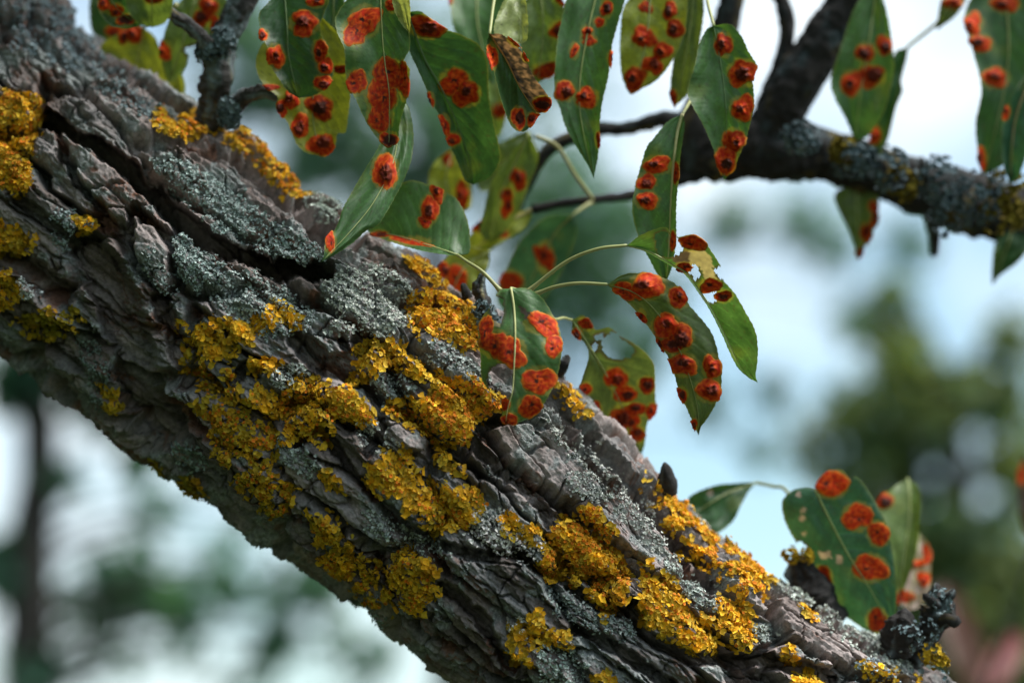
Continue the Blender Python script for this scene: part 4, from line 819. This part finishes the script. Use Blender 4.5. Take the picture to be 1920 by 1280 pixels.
leaf(shoot, [(918, 64), (948, 110), (975, 165), (1008, 215)], [(911, 86), (924, 128), (940, 190), (960, 238), (985, 246)], [(942, 66), (976, 94), (1000, 142), (1030, 185), (1024, 206)], (1.055, 1.05), 'dark', [(972, 72, 17, 15, G_), (993, 104, 12, 12, G_), (1020, 196, 22, 13, G_), (972, 222, 13, 20, G_), (1000, 224, 12, 12, G_), (922, 108, 10, 24, F_)],
     cup=0.014, res=(90, 41), right_pal='brown', pet=[(960, -150, 1.11), (930, -20, 1.08), (918, 64, 1.055)], label='half-dead leaf rolled into a brown tube', ribcol=(.55, .30, .08))
leaf(shoot, [(968, -40), (968, 20), (978, 82)], [(950, -10), (928, 42), (930, 72), (955, 84)], [(984, -10), (990, 45), (988, 75)], (1.09, 1.07), 'pale', [], res=(50, 25), label='pale green leaf back above the rolled brown leaf', rib=0)
leaf(shoot, [(900, -80), (895, 40), (925, 160)], [(850, -40), (846, 30), (865, 85), (895, 130)], [(962, -30), (960, 30), (948, 100)], (1.17, 1.15), 'mid', [(838, 2, 10, 8, F_)], res=(50, 27), label='blurred green leaf behind the long dark leaf')
leaf(shoot, [(1130, -60), (1098, 80), (1086, 180), (1096, 260), (1114, 335)], [(1075, -30), (1048, 60), (1040, 142), (1042, 180), (1050, 204), (1062, 242), (1083, 278), (1102, 308)], [(1172, -20), (1160, 40), (1148, 84), (1141, 142), (1130, 190), (1124, 238), (1122, 290)], (1.10, 1.09), 'mid',
     [(1058, 170, 18, 18, G_), (1099, 184, 20, 18, G_), (1124, 42, 10, 8, F_, -0.6), (1101, 60, 10, 9, G_), (1104, 76, 14, 9, F_), (1077, 95, 7, 13, F_, 0.4), (1137, 16, 10, 16, G_, 0.5), (1147, 112, 6, 15, G_), (1123, 262, 5, 14, F_)], pet=hang(1130, -60, 1.1), res=(100, 45), label='long tapering grey green leaf in the middle of the curtain')
leaf(shoot, [(1012, -40), (1018, 60), (1008, 158)], [(985, 0), (974, 65), (984, 125)], [(1056, 10), (1066, 70), (1042, 132)], (1.13, 1.13), 'lite', [(1048, 57, 16, 15, G_), (1026, 132, 26, 13, F_, -0.5), (1060, 0, 16, 10, G_)], res=(60, 31), label='blurred leaf with a red flare behind the grey green leaf')
leaf(shoot, [(1222, -40), (1214, 60), (1202, 120), (1184, 175)], [(1172, 10), (1163, 70), (1163, 112), (1168, 150)], [(1282, -20), (1286, 40), (1268, 100), (1232, 150)], (1.12, 1.12), 'yel', [(1208, 70, 22, 20, G_), (1190, 148, 20, 22, G_), (1224, 122, 18, 18, G_), (1242, 96, 17, 17, G_), (1256, 20, 12, 18, G_), (1266, 54, 15, 19, G_), (1211, 14, 12, 12, F_)], pet=hang(1222, -40, 1.12), res=(80, 37), label='yellow green leaf with seven round galls in the curtain')
leaf(shoot, [(1304, -40), (1290, 80), (1266, 200)], [(1282, 20), (1264, 105), (1257, 170)], [(1320, 10), (1312, 80), (1306, 130), (1290, 175)], (1.125, 1.13), 'olive', [(1262, 185, 8, 16, F_)], res=(60, 25), label='narrow olive leaf beside the many-galled leaf')

# ------------------------------------------------------------------ the branch behind: its shade is put into darkened bark and lichen colours
branch = tag(link('pear_branch', None), 'dark forked pear branch with rust-spotted leaves behind the limb', 'tree branch')
branch.location = Vector(to_world(pc(1420, 280, 1.21)).tolist())
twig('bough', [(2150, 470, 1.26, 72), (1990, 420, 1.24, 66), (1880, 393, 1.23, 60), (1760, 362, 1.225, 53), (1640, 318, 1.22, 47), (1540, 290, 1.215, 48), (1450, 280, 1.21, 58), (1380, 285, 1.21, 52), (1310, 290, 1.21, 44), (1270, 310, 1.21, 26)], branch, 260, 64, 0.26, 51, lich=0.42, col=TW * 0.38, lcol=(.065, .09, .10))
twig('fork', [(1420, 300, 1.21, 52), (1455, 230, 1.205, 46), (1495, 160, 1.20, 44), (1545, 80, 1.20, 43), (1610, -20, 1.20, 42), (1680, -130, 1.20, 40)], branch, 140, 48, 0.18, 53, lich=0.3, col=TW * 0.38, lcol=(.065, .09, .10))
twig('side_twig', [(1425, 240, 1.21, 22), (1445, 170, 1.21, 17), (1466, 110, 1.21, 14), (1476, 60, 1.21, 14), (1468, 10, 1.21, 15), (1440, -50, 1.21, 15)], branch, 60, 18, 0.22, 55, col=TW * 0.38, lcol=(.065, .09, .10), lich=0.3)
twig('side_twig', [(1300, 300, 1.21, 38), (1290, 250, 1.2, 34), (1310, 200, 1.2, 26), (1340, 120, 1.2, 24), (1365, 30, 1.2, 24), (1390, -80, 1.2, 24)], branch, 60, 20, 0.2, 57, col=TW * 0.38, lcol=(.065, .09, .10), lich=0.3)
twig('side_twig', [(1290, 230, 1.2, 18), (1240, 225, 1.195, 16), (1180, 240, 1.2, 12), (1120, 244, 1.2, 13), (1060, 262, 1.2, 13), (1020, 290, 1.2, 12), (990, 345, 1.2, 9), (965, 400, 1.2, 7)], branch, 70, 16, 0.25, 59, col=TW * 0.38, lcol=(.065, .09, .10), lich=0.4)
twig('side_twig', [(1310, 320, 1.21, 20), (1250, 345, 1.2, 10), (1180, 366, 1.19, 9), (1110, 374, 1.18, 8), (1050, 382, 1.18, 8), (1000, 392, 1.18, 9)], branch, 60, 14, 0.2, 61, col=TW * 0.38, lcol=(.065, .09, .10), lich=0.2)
twig('bud', [(1735, 345, 1.22, 14), (1732, 320, 1.2, 10), (1728, 296, 1.2, 5)], branch, 14, 10, 0.2, 62, col=TW * 0.45)
twig('bud', [(1745, 400, 1.24, 16), (1752, 440, 1.25, 12), (1752, 478, 1.25, 8)], branch, 14, 10, 0.2, 63, col=TW * 0.45)
tufts(branch, [(1600, 300, 1.165, 34), (1660, 315, 1.165, 36), (1760, 340, 1.17, 40), (1830, 370, 1.17, 46), (1500, 262, 1.16, 30), (1780, 395, 1.175, 40)], 81, base=(.10, .135, .145), n=90, size=0.0016)
tufts(branch, [(1585, 285, 1.165, 24), (1690, 345, 1.17, 26), (1895, 360, 1.17, 40), (1880, 400, 1.17, 36)], 82, base=(.17, .13, .02), n=70, size=0.0018)
def stalk(parent, pts, r=3.6, col=(.30, .29, .115)):
    Cp = catmull(pts, 30); P = pc(Cp[:, 0], Cp[:, 1], Cp[:, 2]); V, Fq, cp, _, _ = tube_cam(P, np.full(30, r * pts[0][2] / FPX), 8)
    return adopt(mesh_obj('petiole', V, [Fq, cp], M_STALK, col=np.ones((len(V), 3)) * c3(*col)), parent)
stalk(branch, [(1112, 374, 1.17), (1080, 330, 1.165), (1045, 275, 1.16), (1005, 255, 1.155)])
leaf(branch, [(1338, 48), (1348, 100), (1357, 160), (1362, 230), (1358, 339)], [(1325, 55), (1311, 84), (1303, 120), (1289, 168), (1296, 194), (1319, 236), (1337, 278), (1349, 314)], [(1370, 46), (1391, 70), (1403, 96), (1418, 122), (1411, 144), (1414, 184), (1408, 226), (1396, 268), (1378, 310)], (1.085, 1.08), 'mid',
     [(1356, 84, 15, 22, G_), (1392, 137, 25, 24, G_), (1393, 203, 22, 21, G_), (1376, 264, 20, 21, G_), (1360, 300, 22, 24, G_)], pet=[(1330, -60, 1.13), (1326, -5, 1.1), (1338, 48, 1.085)], res=(100, 45), cup=0.005, label='dark green leaf with five galls down its right edge and a red tip', rib=0.6, ribcol=(.12, .2, .07))
leaf(branch, [(1280, 214), (1270, 250), (1263, 310), (1258, 380), (1255, 450), (1250, 526)], [(1252, 228), (1227, 258), (1212, 277), (1200, 316), (1191, 350), (1186, 382), (1188, 412), (1199, 448), (1224, 498), (1236, 518)], [(1284, 235), (1276, 290), (1272, 340), (1268, 390), (1268, 450), (1260, 500)], (1.08, 1.07), 'mid',
     [(1232, 309, 25, 15, G_, -0.15), (1212, 341, 17, 15, G_), (1214, 376, 20, 15, G_), (1268, 325, 6, 18, F_), (1262, 452, 6, 17, G_)], pet=[(1310, 150, 1.12), (1298, 182, 1.1), (1280, 214, 1.08)], res=(100, 45), roll=0.005, label='hanging leaf with a bold pale midrib and three stacked galls', ribcol=(.46, .42, .18), rib=1.5)
leaf(branch, [(1645, -30), (1628, 90), (1612, 190), (1604, 268)], [(1605, 10), (1578, 85), (1558, 150), (1566, 186), (1580, 212), (1594, 242)], [(1658, 5), (1668, 48), (1673, 90), (1676, 125), (1670, 162), (1656, 212), (1630, 252)], (1.17, 1.17), 'mid', [(1622, 100, 16, 17, G_), (1658, 85, 15, 17, G_), (1632, 143, 25, 19, G_), (1597, 157, 19, 23, G_)], res=(70, 33), label='blurred leaf with four galls right of the dark fork')
leaf(branch, [(1702, 88), (1688, 150), (1674, 220), (1650, 296)], [(1676, 102), (1660, 160), (1640, 230), (1632, 275)], [(1700, 110), (1690, 150), (1692, 172), (1680, 202), (1666, 258)], (1.20, 1.20), 'dark', [(1636, 252, 15, 18, G_)], res=(60, 29), pet=[(1800, 5, 1.2), (1752, 48, 1.2), (1702, 88, 1.2)], label='blurred dark leaf on a thin slanting stalk')
leaf(branch, [(1800, -20), (1783, 15), (1756, 58)], [(1768, -5), (1758, 36)], [(1812, -2), (1792, 30), (1766, 50)], (1.2, 1.2), 'olive', [(1786, 6, 18, 12, G_)], res=(40, 21), label='small blurred leaf with a dark red gall against white sky')
leaf(branch, [(1880, -60), (1890, 120), (1846, 330)], [(1840, -30), (1808, 28), (1820, 82), (1838, 150), (1839, 182), (1829, 232), (1834, 290)], [(1965, 20), (1970, 200), (1890, 300)], (1.18, 1.17), 'dark', [(1824, 44, 17, 18, G_), (1838, 82, 22, 14, G_), (1866, 146, 24, 17, G_), (1885, 8, 24, 16, G_), (1840, 300, 9, 22, G_)], res=(70, 37), pet=[(1900, -220, 1.2), (1885, -130, 1.19), (1880, -60, 1.18)], label='large dark leaf with dull red galls above the bough')
leaf(branch, [(1945, 120), (1905, 220), (1893, 345)], [(1915, 150), (1882, 220), (1880, 300)], [(1950, 200), (1925, 290), (1908, 335)], (1.16, 1.16), 'teal', [(1885, 210, 8, 14, G_)], res=(50, 23), label='narrow teal green leaf end touching the bough', ribcol=(.40, .30, .14), rib=1.3)
leaf(branch, [(1605, 340), (1608, 420), (1611, 490)], [(1566, 362), (1572, 392), (1590, 428), (1604, 465)], [(1645, 365), (1646, 402), (1638, 432), (1622, 464)], (1.22, 1.22), 'olive', [(1638, 388, 9, 12, F_), (1641, 408, 7, 18, G_), (1625, 437, 10, 20, G_), (1612, 474, 8, 10, F_)], res=(50, 27), label='pointed leaf hanging below the bough with a red edge')
leaf(branch, [(1898, 430), (1882, 480), (1860, 535)], [(1868, 450), (1860, 500)], [(1935, 450), (1910, 490), (1876, 516)], (1.22, 1.22), 'dark', [], res=(40, 21), label='dark leaf hanging below the far end of the bough')
leaf(branch, [(1078, 400), (1042, 436), (1008, 500), (955, 600)], [(1022, 408), (978, 448), (950, 500), (930, 555)], [(1080, 440), (1066, 482), (1046, 522), (1004, 580)], (1.17, 1.19), 'teal', [(957, 528, 22, 19, F_), (1022, 482, 14, 28, G_, -0.4)], res=(60, 31), pet=[(1112, 378, 1.18), (1098, 386, 1.175), (1078, 400, 1.17)], label='blurred teal green leaf behind the arched stalk')
leaf(branch, [(992, 250), (960, 318), (938, 370), (918, 455)], [(962, 285), (922, 342), (906, 400), (900, 436)], [(1010, 295), (990, 350), (974, 392), (946, 436)], (1.16, 1.17), 'lite', [(972, 336, 14, 20, G_), (950, 366, 11, 13, G_), (950, 388, 11, 18, G_)], res=(60, 29), label='blurred green leaf with stacked red spots behind the curtain')
leaf(branch, [(852, 275), (836, 335), (850, 400)], [(815, 305), (803, 342), (825, 382)], [(872, 300), (884, 350), (880, 392)], (1.18, 1.18), 'yel', [(866, 366, 13, 24, G_), (840, 300, 8, 14, F_)], res=(50, 25), label='yellow blurred leaf under the long dark leaf')
leaf(branch, [(1000, 392), (945, 420), (905, 455), (872, 480)], [(960, 400), (905, 415), (876, 450)], [(985, 425), (940, 455), (900, 480)], (1.18, 1.18), 'yel', [(897, 424, 14, 12, G_), (940, 436, 14, 9, F_), (945, 398, 9, 14, F_)], res=(50, 25), label='blurred yellow leaf with red blotches behind the sideways leaf', ribcol=(.42, .36, .16), rib=1.6)
leaf(branch, [(918, 470), (868, 505), (838, 575)], [(862, 462), (826, 500), (822, 545)], [(915, 500), (892, 535), (860, 578)], (1.15, 1.15), 'yel', [(856, 522, 20, 24, F_), (832, 505, 12, 14, G_)], res=(50, 25), label='blurred yellow green leaf glowing red behind the crest')
leaf(branch, [(938, 130), (930, 200), (925, 260)], [(914, 150), (912, 200), (918, 240)], [(958, 160), (952, 210), (940, 250)], (1.2, 1.2), 'lite', [(937, 208, 14, 14, G_)], res=(40, 19), label='small blurred leaf behind the rolled brown leaf')
leaf(branch, [(890, 330), (950, 300), (1000, 255)], [(905, 360), (955, 335), (995, 285)], [(900, 290), (945, 265), (985, 245)], (1.19, 1.19), 'olive', [], res=(40, 21), label='blurred olive leaf between the twigs of the dark branch')

# ------------------------------------------------------------------ far shoot low on the right
fshoot = tag(link('leafy_shoot', None), 'blurred shoot with red leaves low behind the thin end of the limb', 'shoot')
fshoot.location = Vector(to_world(pc(1840, 1400, 1.55)).tolist())
twig('stem', [(1700, 1500, 2.2, 7), (1790, 1400, 2.15, 6), (1842, 1300, 2.05, 5), (1900, 1150, 1.7, 4), (1935, 1010, 1.3, 4)], fshoot, 30, 10, 0.2, 71)
GRN['rust'] = (.12, .008, .004); GRN['rust2'] = (.08, .03, .016)
leaf(fshoot, [(1840, 1300), (1805, 1200), (1765, 1090)], [(1810, 1290), (1775, 1210), (1755, 1130)], [(1855, 1250), (1835, 1170), (1800, 1110)], (2.1, 2.2), 'rust2', [], res=(40, 21), label='blurred brownish red leaf', rib=0)
leaf(fshoot, [(1845, 1290), (1880, 1240), (1915, 1190)], [(1840, 1262), (1860, 1215), (1890, 1185)], [(1870, 1290), (1905, 1255), (1920, 1215)], (2.0, 2.1), 'rust', [], res=(40, 21), label='blurred bright red leaf', rib=0)
leaf(fshoot, [(1935, 1010), (1930, 930), (1918, 850)], [(1918, 990), (1908, 930), (1910, 880)], [(1955, 980), (1950, 900)], (1.3, 1.3), 'brown', [(1916, 890, 9, 18, F_)], res=(40, 21), label='dark leaf with an orange spot at the edge of the far shoot', rib=0)

# ------------------------------------------------------------------ trees behind, far out of focus
def far_tree(label, trunk, depth, clumps, seed, cols, lsize=0.05, many=3):
    """trunk: photo pixels from the ground side up; clumps: (px, py, r px, leaves, depth offset)"""
    rng = np.random.default_rng(seed)
    root = link('orchard_tree', None)
    foot = to_world(pc(trunk[0][0], trunk[0][1], depth)); root.location = (float(foot[0]), float(foot[1]), 0.0)
    tag(root, label, 'tree', 'orchard trees behind')
    C = catmull([(x, y, depth, r) for x, y, r in trunk], 40); P = pc(C[:, 0], C[:, 1], C[:, 2]); rr = C[:, 3] * depth / FPX
    Wt = to_world(P); gpt = Wt[0].copy(); gpt[2] = -0.05
    # carry the trunk down to the ground
    k = 14; ext = np.stack([gpt + (Wt[0] - gpt) * t for t in np.linspace(0, 1, k, endpoint=False)])
    inv = lambda w: np.stack([(w - CAM) @ RGT, (w - CAM) @ UPV, (w - CAM) @ FWD], -1)
    Pall = np.vstack([inv(ext), P]); rall = np.r_[np.linspace(rr[0] * 1.9, rr[0], k), rr]
    V, Fq, cp, _, _ = tube_cam(Pall, rall, 16, 0.15, seed)
    tcol = c3(.045, .04, .036)
    adopt(mesh_obj('trunk', V, [Fq, cp], M_TWIG, col=np.ones((len(V), 3)) * tcol), root)
    VV = []; FF = []; CC = []; off = 0
    for cx, cy, cr, nl, dz in clumps:
        nl = int(nl * many)
        d = depth + dz
        # limb to the clump
        j = int(np.argmin(np.hypot(C[:, 0] - cx, C[:, 1] - cy - 60))); a = P[j]; b = pc(cx, cy, d)
        t = np.linspace(0, 1, 12)[:, None]; Lb = a + (b - a) * t + np.array([0, 0.12, 0]) * np.sin(t * math.pi) * np.linalg.norm(b - a)
        V, Fq, cp, _, _ = tube_cam(Lb, np.linspace(max(0.2 * rr[j], 0.005), 0.002, 12), 7, 0.1, seed)
        adopt(mesh_obj('limb', V, [Fq, cp], M_TWIG, col=np.ones((len(V), 3)) * tcol), root)
        g = rng.normal(0, 0.48, (nl, 3)); R = cr * d / FPX
        ctr = b + g * R * np.array([1, 1, 1.2])
        nr = rng.normal(size=(nl, 3)); nr /= np.linalg.norm(nr, axis=1, keepdims=True); tt, bb = frames(nr, rng)
        s = lsize * rng.uniform(0.6, 1.3, (nl, 1)); w = s * 0.30
        q = np.stack([ctr - tt * s * 0.5, ctr - bb * w - tt * s * 0.08, ctr - bb * w * 0.8 + tt * s * 0.25, ctr + tt * s * 0.55, ctr + bb * w * 0.8 + tt * s * 0.25, ctr + bb * w - tt * s * 0.08, ctr + nr * w * -0.35], 1)
        idx = (np.arange(nl) * 7)[:, None, None] + np.array([(6, 0, 1), (6, 1, 2), (6, 2, 3), (6, 3, 4), (6, 4, 5), (6, 5, 0)])[None]
        c = np.array(cols)[rng.integers(0, len(cols), nl)] * rng.uniform(0.7, 1.3, (nl, 1))
        VV.append(to_world(q).reshape(-1, 3)); FF.append(idx.reshape(-1, 3) + off); CC.append(np.repeat(c[:, None], 7, 1).reshape(-1, 3)); off += nl * 7
    adopt(mesh_obj('crown', np.vstack(VV), [np.vstack(FF)], M_BGLEAF, col=np.vstack(CC)), root)
    return root
BLUEG = [c3(.055, .145, .10), c3(.07, .165, .11), c3(.045, .12, .085)]  # blue-green leaf colour carries the teal of aerial haze
OLIVE = [c3(.13, .18, .06), c3(.16, .19, .06), c3(.08, .15, .07), c3(.06, .14, .08)]
MIDG = [c3(.065, .165, .115), c3(.085, .185, .125), c3(.050, .135, .095)]  # brighter teal leaf colour stands in for aerial haze
far_tree('slim dark tree with its trunk rising beside the lower edge of the limb', [(50, 1400, 52), (52, 1250, 50), (60, 1000, 42), (75, 820, 38), (60, 650, 34), (70, 300, 26), (80, 0, 18)], 4.6,
         [(10, 1060, 60, 60, 0), (235, 1100, 75, 95, 0.1), (335, 1130, 60, 60, -0.1), (130, 690, 60, 70, 0), (30, 720, 60, 70, 0), (190, 770, 45, 40, 0.1), (120, 900, 35, 22, 0), (520, 1195, 45, 34, 0), (300, 960, 60, 14, 0), (60, 1250, 60, 70, 0), (430, 1110, 45, 16, 0), (620, 1010, 60, 40, 0.1), (200, 500, 160, 200, 0), (150, 1150, 60, 12, 0.2), (260, 860, 50, 24, 0.2), (420, 1040, 60, 14, 0.3), (520, 1100, 60, 14, 0.2), (640, 1190, 60, 14, 0.2), (360, 1230, 70, 12, 0.2), (700, 1240, 50, 18, 0.2), (200, 1240, 60, 10, 0.2), (480, 1260, 60, 10, 0.1), (600, 1110, 50, 30, 0)], 601, BLUEG, many=2.2)
far_tree('tree with haze-tinted teal foliage behind the hanging curtain of leaves', [(860, 1500, 46), (850, 1100, 40), (830, 700, 34), (800, 400, 26), (780, 150, 16)], 6.2,
         [(520, 150, 90, 110, 0), (640, 270, 110, 150, 0.2), (740, 360, 70, 110, 0), (560, 330, 60, 40, 0), (860, 260, 120, 170, 0), (1010, 430, 90, 130, 0), (1110, 560, 80, 110, 0.2), (1100, 450, 80, 80, 0), (1060, 330, 100, 60, 0), (1190, 660, 60, 70, 0), (1180, 420, 60, 50, 0.1), (1000, 560, 80, 90, 0), (700, 100, 140, 150, 0), (430, 60, 90, 110, 0), (1000, 120, 140, 120, 0.2), (1240, 560, 50, 24, 0), (440, 200, 60, 60, 0)], 602, MIDG, many=2.6)
far_tree('bushy olive green tree behind the thin end of the limb', [(1790, 1500, 52), (1790, 1250, 46), (1800, 1050, 38), (1790, 850, 30), (1770, 680, 16)], 5.4,
         [(1700, 690, 60, 90, 0), (1720, 780, 80, 150, 0), (1860, 740, 80, 130, 0.1), (1895, 640, 50, 60, 0), (1905, 880, 70, 120, 0), (1700, 900, 60, 60, 0.1), (1640, 850, 60, 50, 0), (1810, 1020, 100, 260, 0), (1900, 1090, 90, 220, 0), (1800, 1180, 110, 300, 0), (1900, 1240, 90, 220, 0), (1690, 1010, 60, 80, 0), (1720, 1130, 70, 130, 0), (1580, 800, 45, 28, 0), (1540, 880, 40, 20, 0), (1620, 940, 40, 22, 0), (1600, 760, 70, 50, 0.2), (1665, 640, 55, 50, 0.1), (1560, 900, 60, 34, 0.2), (1690, 560, 40, 24, 0.1), (1500, 830, 45, 20, 0.2)], 603, OLIVE, many=2.0)
far_tree('thin tree with sparse leaves behind the gap right of the drooping leaf', [(1010, 1500, 30), (1010, 1100, 26), (1030, 820, 20), (1090, 620, 14)], 8.5,
         [(1370, 420, 50, 40, 0), (1560, 470, 45, 26, 0), (1450, 740, 40, 22, 0), (1330, 760, 40, 20, 0), (1600, 600, 40, 20, 0), (1500, 420, 60, 34, 0), (1660, 560, 40, 24, 0), (1700, 460, 50, 26, 0), (1420, 850, 40, 16, 0)], 604, MIDG, lsize=0.055, many=4)

# ------------------------------------------------------------------ the tree's own crown overhead and unseen trees, both added to shade the limb
def leaf_cloud(ctr, lsize, cols, rng):
    nl = len(ctr); nr = rng.normal(size=(nl, 3)); nr /= np.linalg.norm(nr, axis=1, keepdims=True); tt, bb = frames(nr, rng)
    s = lsize * rng.uniform(0.6, 1.3, (nl, 1)); w = s * 0.30
    q = np.stack([ctr - tt * s * 0.5, ctr - bb * w, ctr + tt * s * 0.55, ctr + bb * w, ctr - nr * w * 0.35], 1)
    idx = (np.arange(nl) * 5)[:, None, None] + np.array([(4, 0, 1), (4, 1, 2), (4, 2, 3), (4, 3, 0)])[None]
    c = np.array(cols)[rng.integers(0, len(cols), nl)] * rng.uniform(0.7, 1.3, (nl, 1))
    return q.reshape(-1, 3), idx.reshape(-1, 3), np.repeat(c[:, None], 5, 1).reshape(-1, 3)
rng = np.random.default_rng(808)
cl = np.stack([rng.uniform(-1.2, 0.05, 2600), rng.uniform(0.20, 1.1, 2600), rng.uniform(0.45, 2.0, 2600)], -1)
cl = cl[(cl[:, 1] > 0.141 * cl[:, 2] * 1.12 + 0.05)]
cl = cl[fbm(cl[:, 0] / 0.3, cl[:, 2] / 0.3 + cl[:, 1], 2, 9) > -0.25]
V, f, c = leaf_cloud(to_world(cl), 0.075, [c3(.045, .10, .03), c3(.06, .12, .03), c3(.04, .08, .03)], rng)
o = adopt(mesh_obj('crown', V, [f], M_BGLEAF, col=c), limb); o['kind'] = 'stuff'  # unseen foliage added overhead to darken the upper left of the limb
def shade_tree(x, y, seed, label, r=1.5, n=5200, cz=2.3):  # unseen trees added beside and behind the camera to block low sky light
    rng = np.random.default_rng(seed); root = link('orchard_tree', None); root.location = (x, y, 0)
    tag(root, label, 'tree', 'orchard trees behind')
    inv = lambda w: np.stack([(w - CAM) @ RGT, (w - CAM) @ UPV, (w - CAM) @ FWD], -1)
    P = np.stack([x + 0.1 * np.sin(np.linspace(0, 4, 20)), y + 0 * np.linspace(0, 1, 20), np.linspace(-0.05, 2.6, 20)], -1)
    V, Fq, cp, _, _ = tube_cam(inv(P), np.linspace(0.11, 0.04, 20), 14, 0.15, seed)
    adopt(mesh_obj('trunk', V, [Fq, cp], M_TWIG, col=np.ones((len(V), 3)) * c3(.05, .045, .04)), root)
    v = rng.normal(size=(n, 3)); v /= np.linalg.norm(v, axis=1, keepdims=True); rad = rng.uniform(0.25, 1, (n, 1)) ** 0.5
    ctr = np.array([x, y, cz]) + v * rad * np.array([r, r, 1.75]); k = fbm(ctr[:, 0] * 1.5 + seed, ctr[:, 2] * 1.5 + ctr[:, 1], 2, seed) > -0.3; ctr = ctr[k]
    V, f, c = leaf_cloud(ctr, 0.13, OLIVE, rng); adopt(mesh_obj('crown', V, [f], M_BGLEAF, col=c), root)
shade_tree(-1.65, 0.0, 901, 'unseen leafy tree added to shade the thick side of the limb', 1.05, cz=1.5)
shade_tree(-0.6, -6.0, 902, 'unseen leafy tree added behind the camera to block low sky light', 1.7)
shade_tree(-2.9, 1.6, 904, 'unseen leafy tree added past the thick end of the limb for shade', 1.5)
